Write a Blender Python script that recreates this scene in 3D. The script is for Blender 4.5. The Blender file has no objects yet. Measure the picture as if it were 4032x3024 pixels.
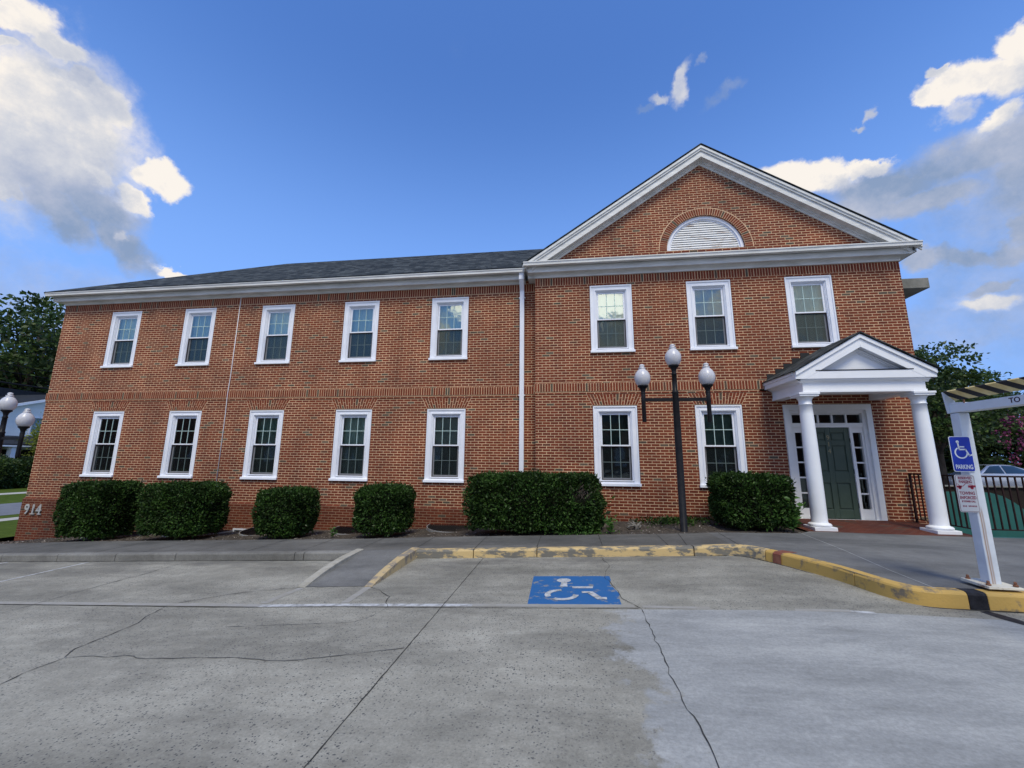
import bpy, bmesh, math, random
import numpy as np
from mathutils import Vector, Matrix
random.seed(7); RNG = np.random.default_rng(7)
C = bpy.context.scene.collection
scn = bpy.context.scene
R = math.radians
sin, cos, pi = math.sin, math.cos, math.pi

# ------------------------------------------------------------------ camera
cd = bpy.data.cameras.new('camera'); cam = bpy.data.objects.new('camera', cd); C.objects.link(cam)
yaw, pitch, roll = R(7.602), R(10.408), R(0.494)
fwd = Vector((-sin(yaw)*cos(pitch), cos(yaw)*cos(pitch), sin(pitch)))
rt = Vector((cos(yaw), sin(yaw), 0)); up = rt.cross(fwd)
r2 = rt*cos(roll) + up*sin(roll); u2 = -rt*sin(roll) + up*cos(roll)
m = Matrix.Identity(4)
for i in range(3):
    m[i][0], m[i][1], m[i][2], m[i][3] = r2[i], u2[i], -fwd[i], 0.0
cam.matrix_world = m
cd.sensor_width = 36; cd.lens = 36*1620/4032; cd.clip_end = 3000; cd.clip_start = .05
scn.camera = cam
scn.render.resolution_x = 1024; scn.render.resolution_y = 768

# ------------------------------------------------------------------ view, sun, sky
scn.view_settings.view_transform = 'Standard'; scn.view_settings.look = 'None'
scn.view_settings.exposure = 0.0; scn.view_settings.gamma = 1
SELEV, SAZIM = 58, 168      # azimuth clockwise from +Y: behind the viewer, a little left
sd = bpy.data.lights.new('sun', 'SUN'); sd.energy = 2.6; sd.angle = R(18); sd.color = (1, .92, .70)
so = bpy.data.objects.new('sun', sd); C.objects.link(so)
sv = Vector((sin(R(SAZIM))*cos(R(SELEV)), cos(R(SAZIM))*cos(R(SELEV)), sin(R(SELEV))))
so.rotation_euler = (-sv).to_track_quat('-Z', 'Y').to_euler()

BLOBS = [[-0.725,0.361,0.586,8.565,19.654,-1.804,-17.271,15.058,-31.038,0.9],[-0.71,0.403,0.577,11.087,24.848,-3.978,-28.633,13.468,-44.96,0.6],[-0.751,0.368,0.548,20.638,41.327,0.148,-33.381,61.139,-87.315,0.7],[-0.712,0.431,0.555,17.423,31.526,-2.446,-24.05,27.709,-52.809,0.3],[-0.749,0.424,0.508,6.247,12.3,-1.387,-8.426,5.208,-17.122,0.92],[-0.705,0.461,0.539,11.299,23.946,-5.955,-18.398,1.917,-26.006,0.7],[-0.782,0.428,0.453,6.647,12.659,-0.848,-6.809,4.981,-16.831,0.75],[-0.777,0.47,0.418,6.108,11.199,-1.599,-7.476,1.492,-15.91,0.45],[-0.798,0.442,0.409,9.883,16.738,0.728,-3.982,7.994,-16.903,0.55],[-0.755,0.521,0.397,7.234,12.18,-2.595,-11.754,-0.019,-22.683,0.2],[-0.786,0.497,0.367,7.419,13.33,-2.562,-14.203,-1.871,-28.156,0.15],[-0.741,0.565,0.361,8.483,14.444,-5.589,-20.331,-8.153,-29.218,0.05],[-0.688,0.546,0.478,14.601,19.004,-1.079,-10.705,15.592,-33.682,1.0],[-0.748,0.497,0.441,15.206,33.051,-11.807,-56.562,-22.579,-70.667,1.0],[-0.725,0.54,0.427,17.196,30.397,-9.587,-29.866,-4.711,-44.998,0.9],[-0.737,0.564,0.372,61.647,109.89,-44.866,-68.111,-28.682,-91.634,0.9],[-0.707,0.623,0.336,25.549,33.247,-8.331,-44.186,1.456,-96.12,1.0],[-0.647,0.571,0.505,80.205,78.972,13.14,-10.51,88.003,-113.328,0.5],[-0.679,0.583,0.446,122.425,126.103,21.13,-13.602,115.229,-171.713,0.5],[-0.68,0.625,0.383,47.71,58.077,-10.391,-58.255,27.657,-149.095,0.3],[-0.818,0.441,0.37,14.82,30.135,-3.518,-30.949,-0.503,-68.144,0.6],[0.45,0.734,0.509,13.989,-7.89,-1.26,-1.58,23.619,-32.794,1.0],[0.521,0.694,0.497,23.319,-17.28,-0.592,5.766,48.895,-74.334,1.0],[0.419,0.747,0.517,28.203,-13.891,-3.038,-3.843,31.538,-42.609,1.0],[0.547,0.699,0.46,8.944,-7.0,-0.322,2.413,16.947,-28.76,0.1],[0.613,0.644,0.459,9.704,-10.196,1.038,8.823,9.978,-26.045,0.1],[0.652,0.608,0.453,16.313,-19.696,2.594,9.937,5.547,-22.083,0.3],[0.628,0.604,0.49,25.731,-32.074,6.271,35.793,13.613,-63.007,0.9],[0.532,0.724,0.439,14.91,-10.546,-1.01,0.914,20.475,-35.054,0.45],[0.59,0.69,0.419,11.191,-9.857,0.117,7.528,19.522,-42.977,0.2],[0.663,0.627,0.41,21.234,-21.927,-1.114,6.258,24.58,-47.999,0.1],[0.587,0.595,0.549,17.814,-18.949,1.239,9.863,22.546,-35.143,0.95],[0.609,0.559,0.563,37.313,-49.324,8.343,16.408,11.294,-29.238,1.0],[0.565,0.617,0.548,38.287,-25.083,-11.464,-14.993,49.72,-40.634,0.85],[0.589,0.618,0.52,32.585,-34.221,3.51,17.151,26.984,-51.723,0.55],[0.617,0.578,0.534,25.05,-28.879,2.097,9.791,16.977,-29.946,0.7],[0.56,0.599,0.573,80.674,-63.277,-12.913,-13.565,109.073,-100.837,0.6],[0.614,0.548,0.568,47.533,-72.488,18.249,28.137,3.434,-34.016,0.95],[0.63,0.704,0.328,13.537,-11.799,-1.124,3.742,22.935,-56.673,0.0],[0.67,0.669,0.322,25.333,-25.082,-1.088,7.053,15.719,-47.673,0.05],[0.667,0.691,0.278,19.735,-20.472,2.914,33.019,0.678,-81.721,0.0],[0.667,0.701,0.252,20.753,-19.03,-2.537,2.624,21.842,-68.257,0.9],[0.594,0.73,0.337,44.354,-33.136,-6.79,-3.503,29.745,-58.659,0.4],[0.674,0.651,0.349,34.743,-32.61,-6.543,-2.703,22.159,-36.502,0.1],[0.221,0.682,0.697,14.955,-22.319,16.899,58.195,14.772,-33.15,0.6],[0.181,0.701,0.69,41.697,-14.597,3.676,6.478,71.57,-74.491,0.55],[0.258,0.653,0.712,57.754,-71.479,44.492,109.411,54.532,-89.804,0.3],[0.293,0.683,0.669,22.864,-20.078,10.256,42.129,41.555,-60.92,0.18],[0.505,0.652,0.566,65.78,-73.174,25.333,74.923,35.541,-108.119,0.5],[0.493,0.667,0.558,94.381,-94.266,29.079,82.609,61.257,-146.405,0.4],[0.154,0.716,0.681,47.131,-37.253,28.305,72.742,66.129,-86.083,0.15]]
BLOBS = [b_ for b_ in BLOBS if not (b_[:3] in ([-.647, .571, .505], [-.679, .583, .446], [-.68, .625, .383]))]
for b_ in BLOBS:
    if b_[9] in (.6, .55, .3, .18, .15, .5, .4) and b_[2] > .5 and b_[1] > .6: b_.append(.72 if b_[9] > .35 else .5)
# thin grey-lavender veils low at the right
def veil(c, r1, r2, tilt, b, amp):
    v = back_blob(c, r1, r2, tilt, b); v.append(amp); return v
# clouds behind the viewer, seen only in the window glass
def back_blob(c, r1, r2, tilt, b):
    c = Vector(c).normalized(); e1 = c.cross(Vector((0, 0, 1))).normalized(); e2 = e1.cross(c)
    a = e1*cos(tilt) + e2*sin(tilt); d = -e1*sin(tilt) + e2*cos(tilt)
    a /= r1; d /= r2
    return list(c) + list(a) + list(d) + [b]
BLOBS += [veil((.70, .66, .30), .16, .20, 0, .0, .6), veil((.66, .68, .22), .25, .06, .1, .12, .6), veil((.72, .62, .42), .12, .10, 0, .2, .75), veil((-.80, .55, .25), .2, .08, 0, .3, .45), veil((-.82, .48, .5), .10, .16, 0, .7, .8)]
BLOBS += [back_blob((.106, -.931, .355), .06, .04, .3, 2.2), back_blob((.16, -.94, .30), .05, .025, .1, .7),
          back_blob((-.24, -.90, .38), .03, .05, .3, 1.9), back_blob((-.24, -.93, .25), .05, .04, 0, .75), back_blob((-.32, -.93, .27), .02, .05, .3, 1.0),
          back_blob((.6, -.75, .3), .3, .08, .1, .8), back_blob((-.8, -.6, .45), .3, .12, .1, .8)]
w = bpy.data.worlds.new('World'); scn.world = w; w.use_nodes = True
nt = w.node_tree; nt.nodes.clear(); N = nt.nodes.new; K = nt.links.new
out = N('ShaderNodeOutputWorld'); bg = N('ShaderNodeBackground'); bg.inputs[1].default_value = 0.1
sky = N('ShaderNodeTexSky'); sky.sky_type = 'NISHITA'; sky.sun_disc = False
sky.sun_elevation = R(SELEV); sky.sun_rotation = R(SAZIM)
sky.air_density = 1.0; sky.dust_density = .6; sky.ozone_density = 2.2
tc = N('ShaderNodeTexCoord')
def vm(op, a=None, b=None, bv=None):
    n = N('ShaderNodeVectorMath'); n.operation = op
    if a is not None: K(a, n.inputs[0])
    if b is not None: K(b, n.inputs[1])
    if bv is not None: n.inputs[1].default_value = bv
    return n
def mt(op, a, b=None, clamp=False):
    n = N('ShaderNodeMath'); n.operation = op; n.use_clamp = clamp
    for i, x in enumerate((a, b)):
        if x is None: continue
        if isinstance(x, (int, float)): n.inputs[i].default_value = x
        else: K(x, n.inputs[i])
    return n.outputs[0]
def noise(vec, scale, detail, rough=.55, dist=0):
    n = N('ShaderNodeTexNoise'); n.inputs['Scale'].default_value = scale; n.inputs['Detail'].default_value = detail
    n.inputs['Roughness'].default_value = rough; n.inputs['Distortion'].default_value = dist; K(vec, n.inputs['Vector']); return n
gen = tc.outputs['Generated']
n1 = noise(gen, 6, 9, .62)
wv = vm('SUBTRACT', n1.outputs['Color'], bv=(.5, .5, .5)); ws = vm('SCALE', wv.outputs[0]); ws.inputs['Scale'].default_value = .10
n2 = noise(gen, 26, 5, .6)
wv2 = vm('SUBTRACT', n2.outputs['Color'], bv=(.5, .5, .5)); ws2 = vm('SCALE', wv2.outputs[0]); ws2.inputs['Scale'].default_value = .035
dd = vm('ADD', gen, ws.outputs[0]); dd = vm('ADD', dd.outputs[0], ws2.outputs[0]).outputs[0]
mx = None; sw = None; sb = None
for b in BLOBS:
    c, a1, a2, br = b[0:3], [q/(.96 if b[0] < 0 else 1.08) for q in b[3:6]], [q/(.96 if b[0] < 0 else 1.08) for q in b[6:9]], b[9]; amp = b[10] if len(b) > 10 else 1.0
    s = vm('SUBTRACT', dd, bv=c).outputs[0]
    x = vm('DOT_PRODUCT', s, bv=a1).outputs['Value']; y = vm('DOT_PRODUCT', s, bv=a2).outputs['Value']
    l2 = mt('ADD', mt('MULTIPLY', x, x), mt('MULTIPLY', y, y))
    l = mt('POWER', l2, .5)
    dt = N('ShaderNodeVectorMath'); dt.operation = 'DOT_PRODUCT'; K(gen, dt.inputs[0]); dt.inputs[1].default_value = c
    sid = mt('GREATER_THAN', dt.outputs['Value'], .3)
    wgt = mt('MULTIPLY', mt('SUBTRACT', 1.5, l, True), sid)
    if amp != 1.0: wgt = mt('MULTIPLY', wgt, amp)
    wb = mt('MULTIPLY', mt('MULTIPLY', wgt, wgt), br)
    w2 = mt('MULTIPLY', wgt, wgt)
    mx = wgt if mx is None else mt('MAXIMUM', mx, wgt)
    sw = w2 if sw is None else mt('ADD', sw, w2)
    sb = wb if sb is None else mt('ADD', sb, wb)
bright = mt('DIVIDE', sb, mt('ADD', sw, .001))
# bright cloud cover added behind the viewer to soften the facade light
bk = N('ShaderNodeMapRange'); bk.interpolation_type = 'SMOOTHSTEP'; bk.inputs['From Min'].default_value = .05; bk.inputs['From Max'].default_value = -.45
sepb = N('ShaderNodeSeparateXYZ'); K(gen, sepb.inputs[0]); K(sepb.outputs['Y'], bk.inputs['Value'])
nb_ = noise(gen, 3.2, 6, .6)
bcov = mt('MULTIPLY', mt('MULTIPLY', bk.outputs[0], mt('SUBTRACT', nb_.outputs['Fac'], .40)), 3.4)
mx = mt('MAXIMUM', mx, bcov)
bright = mt('MAXIMUM', bright, mt('MINIMUM', mt('MULTIPLY', bcov, 1.15), .85))
n3 = noise(gen, 9, 10, .66)
dens = mt('ADD', mx, mt('MULTIPLY', mt('SUBTRACT', n3.outputs['Fac'], .5), 1.0))
rp = N('ShaderNodeMapRange'); rp.interpolation_type = 'SMOOTHSTEP'; rp.inputs['From Min'].default_value = .14; rp.inputs['From Max'].default_value = 1.02
K(dens, rp.inputs['Value']); K(mt('SUBTRACT', 1.06, mt('MULTIPLY', mt('MINIMUM', bright, 1.0), .36)), rp.inputs['From Max']); K(mt('ADD', .10, mt('MULTIPLY', mt('MINIMUM', bright, 1.0), .14)), rp.inputs['From Min'])
n4 = noise(gen, 5, 9, .68); n5 = noise(gen, 19, 6, .62)
rim = mt('MULTIPLY', mt('MULTIPLY', mt('SUBTRACT', 1.15, mt('MINIMUM', dens, 1.15)), .45), mt('MINIMUM', bright, 1.0))
br2 = mt('ADD', mt('ADD', bright, rim), mt('ADD', mt('MULTIPLY', mt('SUBTRACT', n4.outputs['Fac'], .52), 1.5), mt('MULTIPLY', mt('SUBTRACT', n5.outputs['Fac'], .5), .7)))
cr = N('ShaderNodeValToRGB'); K(br2, cr.inputs[0]); e = cr.color_ramp.elements
e[0].position = .0; e[0].color = (2.6, 3.5, 5.2, 1); e[1].position = 1.0; e[1].color = (10, 9.3, 8.4, 1)
q = e.new(.35); q.color = (4.4, 4.9, 6.2, 1); q = e.new(.7); q.color = (6.8, 6.9, 7.3, 1)
hs_ = N('ShaderNodeMix'); hs_.data_type = 'RGBA'; hs_.blend_type = 'MULTIPLY'; hs_.inputs['Factor'].default_value = 1
K(sky.outputs[0], hs_.inputs['A']); hs_.inputs['B'].default_value = (1.04,1.56,2.35,1)
# paler towards the horizon: thin humid air
sep = N('ShaderNodeSeparateXYZ'); K(gen, sep.inputs[0])
mr = N('ShaderNodeMapRange'); mr.interpolation_type = 'SMOOTHSTEP'; mr.inputs['From Min'].default_value = .76; mr.inputs['From Max'].default_value = .22; K(sep.outputs['Z'], mr.inputs['Value'])
hz = N('ShaderNodeMix'); hz.data_type = 'RGBA'; K(mt('MULTIPLY', mr.outputs[0], .85), hz.inputs['Factor']); K(hs_.outputs['Result'], hz.inputs['A']); hz.inputs['B'].default_value = (2.6,4.9,10.4,1)
mix = N('ShaderNodeMix'); mix.data_type = 'RGBA'
K(mt('MULTIPLY', rp.outputs[0], .96), mix.inputs['Factor']); K(hz.outputs['Result'], mix.inputs['A'])
glow = vm('SCALE', cr.outputs[0]); K(mt('ADD', 1.0, mt('MULTIPLY', mt('MAXIMUM', mt('SUBTRACT', bright, 1.05), 0), 2.6)), glow.inputs['Scale']); K(glow.outputs[0], mix.inputs['B'])
K(mix.outputs['Result'], bg.inputs[0]); K(bg.outputs[0], out.inputs[0])

# ------------------------------------------------------------------ object helpers
LOC = {}
def tag(o, label=None, cat=None, group=None, kind=None):
    if label: o['label'] = label
    if cat: o['category'] = cat
    if group: o['group'] = group
    if kind: o['kind'] = kind
    return o
def root_loc(o):
    while o.parent: o = o.parent
    return LOC.get(o.name, (0, 0, 0))
def empty(name, loc, label, cat, group=None):
    o = bpy.data.objects.new(name, None); C.objects.link(o); o.location = loc; LOC[o.name] = tuple(loc)
    o.empty_display_size = .2
    return tag(o, label, cat, group)
def link(name, me, mat, parent=None):
    o = bpy.data.objects.new(name, me); C.objects.link(o)
    if mat is not None:
        me.materials.append(mat)
    if parent: o.parent = parent
    return o
def copy_tree(o, parent=None):
    c = o.copy(); C.objects.link(c)
    if parent: c.parent = parent
    for ch in [x for x in bpy.data.objects if x.parent == o]: copy_tree(ch, c)
    return c
class MB:
    def __init__(s): s.v = []; s.f = []; s.sm = []; s.uv = {}
    def poly(s, pts, sm=False, uv=None):
        b = len(s.v); s.v += [tuple(p) for p in pts]
        if uv: s.uv[len(s.f)] = uv
        s.f.append(tuple(range(b, b+len(pts)))); s.sm.append(sm)
    def faces(s, pts, fs, sm=False):
        b = len(s.v); s.v += [tuple(p) for p in pts]
        for f in fs: s.f.append(tuple(b+i for i in f)); s.sm.append(sm)
    def box(s, x0, x1, y0, y1, z0, z1):
        p = [(x, y, z) for z in (z0, z1) for y in (y0, y1) for x in (x0, x1)]
        s.faces(p, [(0, 2, 3, 1), (4, 5, 7, 6), (0, 1, 5, 4), (2, 6, 7, 3), (0, 4, 6, 2), (1, 3, 7, 5)])
    def prism(s, poly, axis, a, b):
        # poly: 2D points in the other two axes, counter-clockwise; axis 'x','y','z'
        def P(p, t):
            return {'x': (t, p[0], p[1]), 'y': (p[0], t, p[1]), 'z': (p[0], p[1], t)}[axis]
        n = len(poly); pts = [P(p, a) for p in poly] + [P(p, b) for p in poly]
        s.faces(pts, [tuple(range(n))[::-1], tuple(range(n, 2*n))] + [(i, (i+1) % n, n+(i+1) % n, n+i) for i in range(n)])
    def bar(s, p, q, w, h=None, upv=(0, 0, 1)):
        h = h or w; p = Vector(p); q = Vector(q); d = (q-p).normalized(); a = d.cross(Vector(upv))
        if a.length < 1e-3: a = d.cross(Vector((1, 0, 0)))
        a.normalize(); b = a.cross(d); pts = []
        for c in (p, q):
            for (i, j) in ((-1, -1), (1, -1), (1, 1), (-1, 1)): pts.append(c + a*i*w/2 + b*j*h/2)
        s.faces(pts, [(0, 1, 2, 3), (7, 6, 5, 4), (0, 4, 5, 1), (1, 5, 6, 2), (2, 6, 7, 3), (3, 7, 4, 0)])
    def tube(s, path, rad, n=10, cap=True, sm=True):
        path = [Vector(p) for p in path]; rad = rad if isinstance(rad, (list, tuple)) else [rad]*len(path)
        b = len(s.v); prev = None
        for i, p in enumerate(path):
            d = (path[min(i+1, len(path)-1)] - path[max(i-1, 0)]).normalized()
            a = prev - d*prev.dot(d) if prev is not None else d.cross(Vector((0, 0, 1)))
            if a.length < 1e-3: a = d.cross(Vector((1, 0, 0)))
            a.normalize(); prev = a; c = d.cross(a)
            for k in range(n):
                t = 2*pi*k/n; s.v.append(tuple(p + (a*cos(t) + c*sin(t))*rad[i]))
        for i in range(len(path)-1):
            for k in range(n):
                s.f.append((b+i*n+k, b+i*n+(k+1) % n, b+(i+1)*n+(k+1) % n, b+(i+1)*n+k)); s.sm.append(sm)
        if cap:
            s.f.append(tuple(b+k for k in range(n))[::-1]); s.sm.append(False)
            s.f.append(tuple(b+(len(path)-1)*n+k for k in range(n))); s.sm.append(False)
    def lathe(s, prof, cx, cy, n=24, sm=True, caps=True):
        b = len(s.v)
        for r, z in prof:
            for k in range(n): s.v.append((cx+r*cos(2*pi*k/n), cy+r*sin(2*pi*k/n), z))
        for i in range(len(prof)-1):
            for k in range(n):
                s.f.append((b+i*n+k, b+i*n+(k+1) % n, b+(i+1)*n+(k+1) % n, b+(i+1)*n+k)); s.sm.append(sm)
        if caps:
            s.f.append(tuple(b+k for k in range(n))[::-1]); s.sm.append(False)
            e_ = b+(len(prof)-1)*n; s.f.append(tuple(e_+k for k in range(n))); s.sm.append(False)
    def build(s, name, mat, parent=None, uvbox=False, bevel=0, seg=1, recalc=True):
        off = root_loc(parent) if parent else (0, 0, 0)
        me = bpy.data.meshes.new(name); me.from_pydata([(x-off[0], y-off[1], z-off[2]) for x, y, z in s.v], [], s.f)
        me.polygons.foreach_set('use_smooth', s.sm)
        if recalc:
            bm = bmesh.new(); bm.from_mesh(me); bmesh.ops.recalc_face_normals(bm, faces=bm.faces); bm.to_mesh(me); bm.free()
        if uvbox:
            uv = me.uv_layers.new(name='UVMap')
            for p in me.polygons:
                nn = p.normal
                for li in p.loop_indices:
                    co = me.vertices[me.loops[li].vertex_index].co; X, Y, Z = co.x+off[0], co.y+off[1], co.z+off[2]
                    ax = max(range(3), key=lambda i: abs(nn[i]))
                    uv.data[li].uv = (X, Z) if ax == 1 else ((Y, Z) if ax == 0 else (X, Y))
        o = link(name, me, mat, parent)
        if bevel:
            bv = o.modifiers.new('bevel', 'BEVEL'); bv.width = bevel; bv.segments = seg; bv.limit_method = 'ANGLE'
        return o
def text_obj(name, body, mat, parent, size, origin, xdir=(1, 0, 0), zdir=(0, 0, 1), extrude=.001, align='CENTER', sx=1.0, bold=0.0, space=1.0):
    cu = bpy.data.curves.new(name, 'FONT'); cu.body = body; cu.size = size; cu.extrude = extrude; cu.align_x = align; cu.offset = bold; cu.space_character = space
    o = bpy.data.objects.new(name, cu); C.objects.link(o); bpy.context.view_layer.update()
    me = bpy.data.meshes.new_from_object(o.evaluated_get(bpy.context.evaluated_depsgraph_get())); bpy.data.objects.remove(o)
    X = Vector(xdir); Z = Vector(zdir); Nn = X.cross(Z); off = Vector(root_loc(parent)) if parent else Vector((0, 0, 0))
    for v in me.vertices:
        x, y, z = v.co; v.co = Vector(origin) + X*x*sx + Z*y + Nn*z - off
    me.materials.clear()
    return link(name, me, mat, parent)

# ------------------------------------------------------------------ materials
def mat_new(name):
    m_ = bpy.data.materials.new(name); m_.use_nodes = True; t = m_.node_tree
    return m_, t, t.nodes['Principled BSDF'], t.nodes.new, t.links.new
def pm(name, col, rough=.6, col2=None, scale=4, detail=4, bump=0, bscale=None, metal=0, spec=.5, coord='Object', thr=(.35, .65), stretch=None):
    m_, t, p, Nn, Kk = mat_new(name)
    p.inputs['Roughness'].default_value = rough; p.inputs['Metallic'].default_value = metal; p.inputs['Specular IOR Level'].default_value = spec if max(col) > .06 or metal else .12
    p.inputs['Base Color'].default_value = (*col, 1)
    tcn = Nn('ShaderNodeTexCoord'); vec = tcn.outputs[coord]
    if stretch:
        mp = Nn('ShaderNodeMapping'); mp.inputs['Scale'].default_value = stretch; Kk(vec, mp.inputs[0]); vec = mp.outputs[0]
    if col2 is not None:
        n = Nn('ShaderNodeTexNoise'); n.inputs['Scale'].default_value = scale; n.inputs['Detail'].default_value = detail; n.inputs['Roughness'].default_value = .65; Kk(vec, n.inputs['Vector'])
        r_ = Nn('ShaderNodeValToRGB'); r_.color_ramp.elements[0].position = thr[0]; r_.color_ramp.elements[1].position = thr[1]
        r_.color_ramp.elements[0].color = (*col, 1); r_.color_ramp.elements[1].color = (*col2, 1)
        Kk(n.outputs['Fac'], r_.inputs[0]); Kk(r_.outputs[0], p.inputs['Base Color'])
    if bump:
        n = Nn('ShaderNodeTexNoise'); n.inputs['Scale'].default_value = bscale or scale*6; n.inputs['Detail'].default_value = 5; Kk(vec, n.inputs['Vector'])
        b_ = Nn('ShaderNodeBump'); b_.inputs['Strength'].default_value = bump; b_.inputs['Distance'].default_value = .01; Kk(n.outputs['Fac'], b_.inputs['Height']); Kk(b_.outputs[0], p.inputs['Normal'])
    return m_
def ramp(Nn, stops):
    r_ = Nn('ShaderNodeValToRGB'); el = r_.color_ramp.elements
    el[0].position = stops[0][0]; el[0].color = (*stops[0][1], 1); el[1].position = stops[-1][0]; el[1].color = (*stops[-1][1], 1)
    for p_, c_ in stops[1:-1]:
        q_ = el.new(p_); q_.color = (*c_, 1)
    return r_
def mixc(Nn, Kk, f, a, b, mode='MIX'):
    x = Nn('ShaderNodeMix'); x.data_type = 'RGBA'; x.blend_type = mode
    for s_, v_ in (('Factor', f), ('A', a), ('B', b)):
        if isinstance(v_, (int, float)): x.inputs[s_].default_value = v_
        elif isinstance(v_, tuple): x.inputs[s_].default_value = (*v_, 1)
        else: Kk(v_, x.inputs[s_])
    return x.outputs['Result']
BR_A, BR_B, BR_C, BR_G = (.185, .040, .018), (.222, .053, .024), (.142, .032, .017), (.095, .078, .055)
MORT = (.72, .49, .30)
def brick_mat(name, mortar=MORT, dark=1.0, bw=.203, rh=.0677, ms=.0072, flat=False):
    m_, t, p, Nn, Kk = mat_new(name); p.inputs['Roughness'].default_value = .85; p.inputs['Specular IOR Level'].default_value = .25
    tcn = Nn('ShaderNodeTexCoord'); uv = tcn.outputs['UV' if not flat else 'Object']
    nz = Nn('ShaderNodeTexNoise'); nz.inputs['Scale'].default_value = 9; nz.inputs['Detail'].default_value = 3; Kk(uv, nz.inputs['Vector'])
    sb_ = Nn('ShaderNodeVectorMath'); sb_.operation = 'SUBTRACT'; Kk(nz.outputs['Color'], sb_.inputs[0]); sb_.inputs[1].default_value = (.5, .5, .5)
    sc_ = Nn('ShaderNodeVectorMath'); sc_.operation = 'SCALE'; sc_.inputs['Scale'].default_value = .006; Kk(sb_.outputs[0], sc_.inputs[0])
    ad_ = Nn('ShaderNodeVectorMath'); ad_.operation = 'ADD'; Kk(uv, ad_.inputs[0]); Kk(sc_.outputs[0], ad_.inputs[1])
    bt = Nn('ShaderNodeTexBrick'); Kk(ad_.outputs[0], bt.inputs['Vector']); bt.inputs['Scale'].default_value = 1
    bt.inputs['Color1'].default_value = (0, 0, 0, 1); bt.inputs['Color2'].default_value = (1, 1, 1, 1); bt.inputs['Mortar'].default_value = (.5, .5, .5, 1)
    bt.inputs['Mortar Size'].default_value = ms; bt.inputs['Mortar Smooth'].default_value = .15; bt.inputs['Brick Width'].default_value = bw; bt.inputs['Row Height'].default_value = rh
    r_ = ramp(Nn, [(0, BR_C), (.3, BR_A), (.6, BR_B), (.8, BR_A), (.955, BR_C), (.965, BR_G), (1, (.14, .10, .07))]); r_.color_ramp.interpolation = 'LINEAR'
    Kk(bt.outputs['Color'], r_.inputs[0])
    n2_ = Nn('ShaderNodeTexNoise'); n2_.inputs['Scale'].default_value = 45; n2_.inputs['Detail'].default_value = 4; Kk(uv, n2_.inputs['Vector'])
    r2_ = ramp(Nn, [(.3, (.72*dark,)*3), (.7, (1.18*dark,)*3)]); Kk(n2_.outputs['Fac'], r2_.inputs[0])
    bc = mixc(Nn, Kk, 1.0, r_.outputs[0], r2_.outputs[0], 'MULTIPLY')
    n3_ = Nn('ShaderNodeTexNoise'); n3_.inputs['Scale'].default_value = .55; n3_.inputs['Detail'].default_value = 5; Kk(uv, n3_.inputs['Vector'])
    r3_ = ramp(Nn, [(.32, (.84, .84, .86)), (.68, (1.12, 1.1, 1.06))]); Kk(n3_.outputs['Fac'], r3_.inputs[0])
    n5_ = Nn('ShaderNodeTexNoise'); n5_.inputs['Scale'].default_value = 1.6; n5_.inputs['Detail'].default_value = 6; Kk(uv, n5_.inputs['Vector'])
    r5_ = ramp(Nn, [(.35, tuple(.78*c_ for c_ in mortar)), (.65, tuple(1.12*c_ for c_ in mortar))]); Kk(n5_.outputs['Fac'], r5_.inputs[0])
    cc = mixc(Nn, Kk, bt.outputs['Fac'], bc, r5_.outputs[0]); cc = mixc(Nn, Kk, 1.0, cc, r3_.outputs[0], 'MULTIPLY')
    mpv = Nn('ShaderNodeMapping'); mpv.inputs['Scale'].default_value = (1.6, .22, 1); Kk(uv, mpv.inputs[0])
    n6_ = Nn('ShaderNodeTexNoise'); n6_.inputs['Scale'].default_value = 1.3; n6_.inputs['Detail'].default_value = 8; n6_.inputs['Roughness'].default_value = .7; Kk(mpv.outputs[0], n6_.inputs['Vector'])
    r6_ = ramp(Nn, [(.36, (.74, .76, .80)), (.52, (1, 1, 1)), (.70, (1.10, 1.09, 1.08))]); Kk(n6_.outputs['Fac'], r6_.inputs[0]); cc = mixc(Nn, Kk, .8, cc, mixc(Nn, Kk, 1.0, cc, r6_.outputs[0], 'MULTIPLY'))
    Kk(cc, p.inputs['Base Color'])
    b_ = Nn('ShaderNodeBump'); b_.invert = True; b_.inputs['Strength'].default_value = .5; b_.inputs['Distance'].default_value = .006; Kk(bt.outputs['Fac'], b_.inputs['Height']); Kk(b_.outputs[0], p.inputs['Normal'])
    return m_
def island_mat(name, stops, rough=.85, spec=.25, bump=0, trans=0, noise_mul=None):
    m_, t, p, Nn, Kk = mat_new(name); p.inputs['Roughness'].default_value = rough; p.inputs['Specular IOR Level'].default_value = spec
    g = Nn('ShaderNodeNewGeometry'); r_ = ramp(Nn, stops); Kk(g.outputs['Random Per Island'], r_.inputs[0]); col = r_.outputs[0]
    if noise_mul:
        tcn = Nn('ShaderNodeTexCoord'); n = Nn('ShaderNodeTexNoise'); n.inputs['Scale'].default_value = noise_mul[0]; n.inputs['Detail'].default_value = 3; Kk(tcn.outputs['Object'], n.inputs['Vector'])
        r2_ = ramp(Nn, [(.35, (noise_mul[1],)*3), (.65, (noise_mul[2],)*3)]); Kk(n.outputs['Fac'], r2_.inputs[0]); col = mixc(Nn, Kk, 1.0, col, r2_.outputs[0], 'MULTIPLY')
    Kk(col, p.inputs['Base Color'])
    if trans:
        tr = Nn('ShaderNodeBsdfTranslucent'); Kk(col, tr.inputs[0]); mxs = Nn('ShaderNodeMixShader'); mxs.inputs[0].default_value = trans
        Kk(p.outputs[0], mxs.inputs[1]); Kk(tr.outputs[0], mxs.inputs[2]); Kk(mxs.outputs[0], t.nodes['Material Output'].inputs[0])
    return m_
M = {}
M['brick'] = brick_mat('brick_wall')
M['brick_base'] = brick_mat('brick_base_stained', mortar=(.30, .19, .12), dark=.74)
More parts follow.
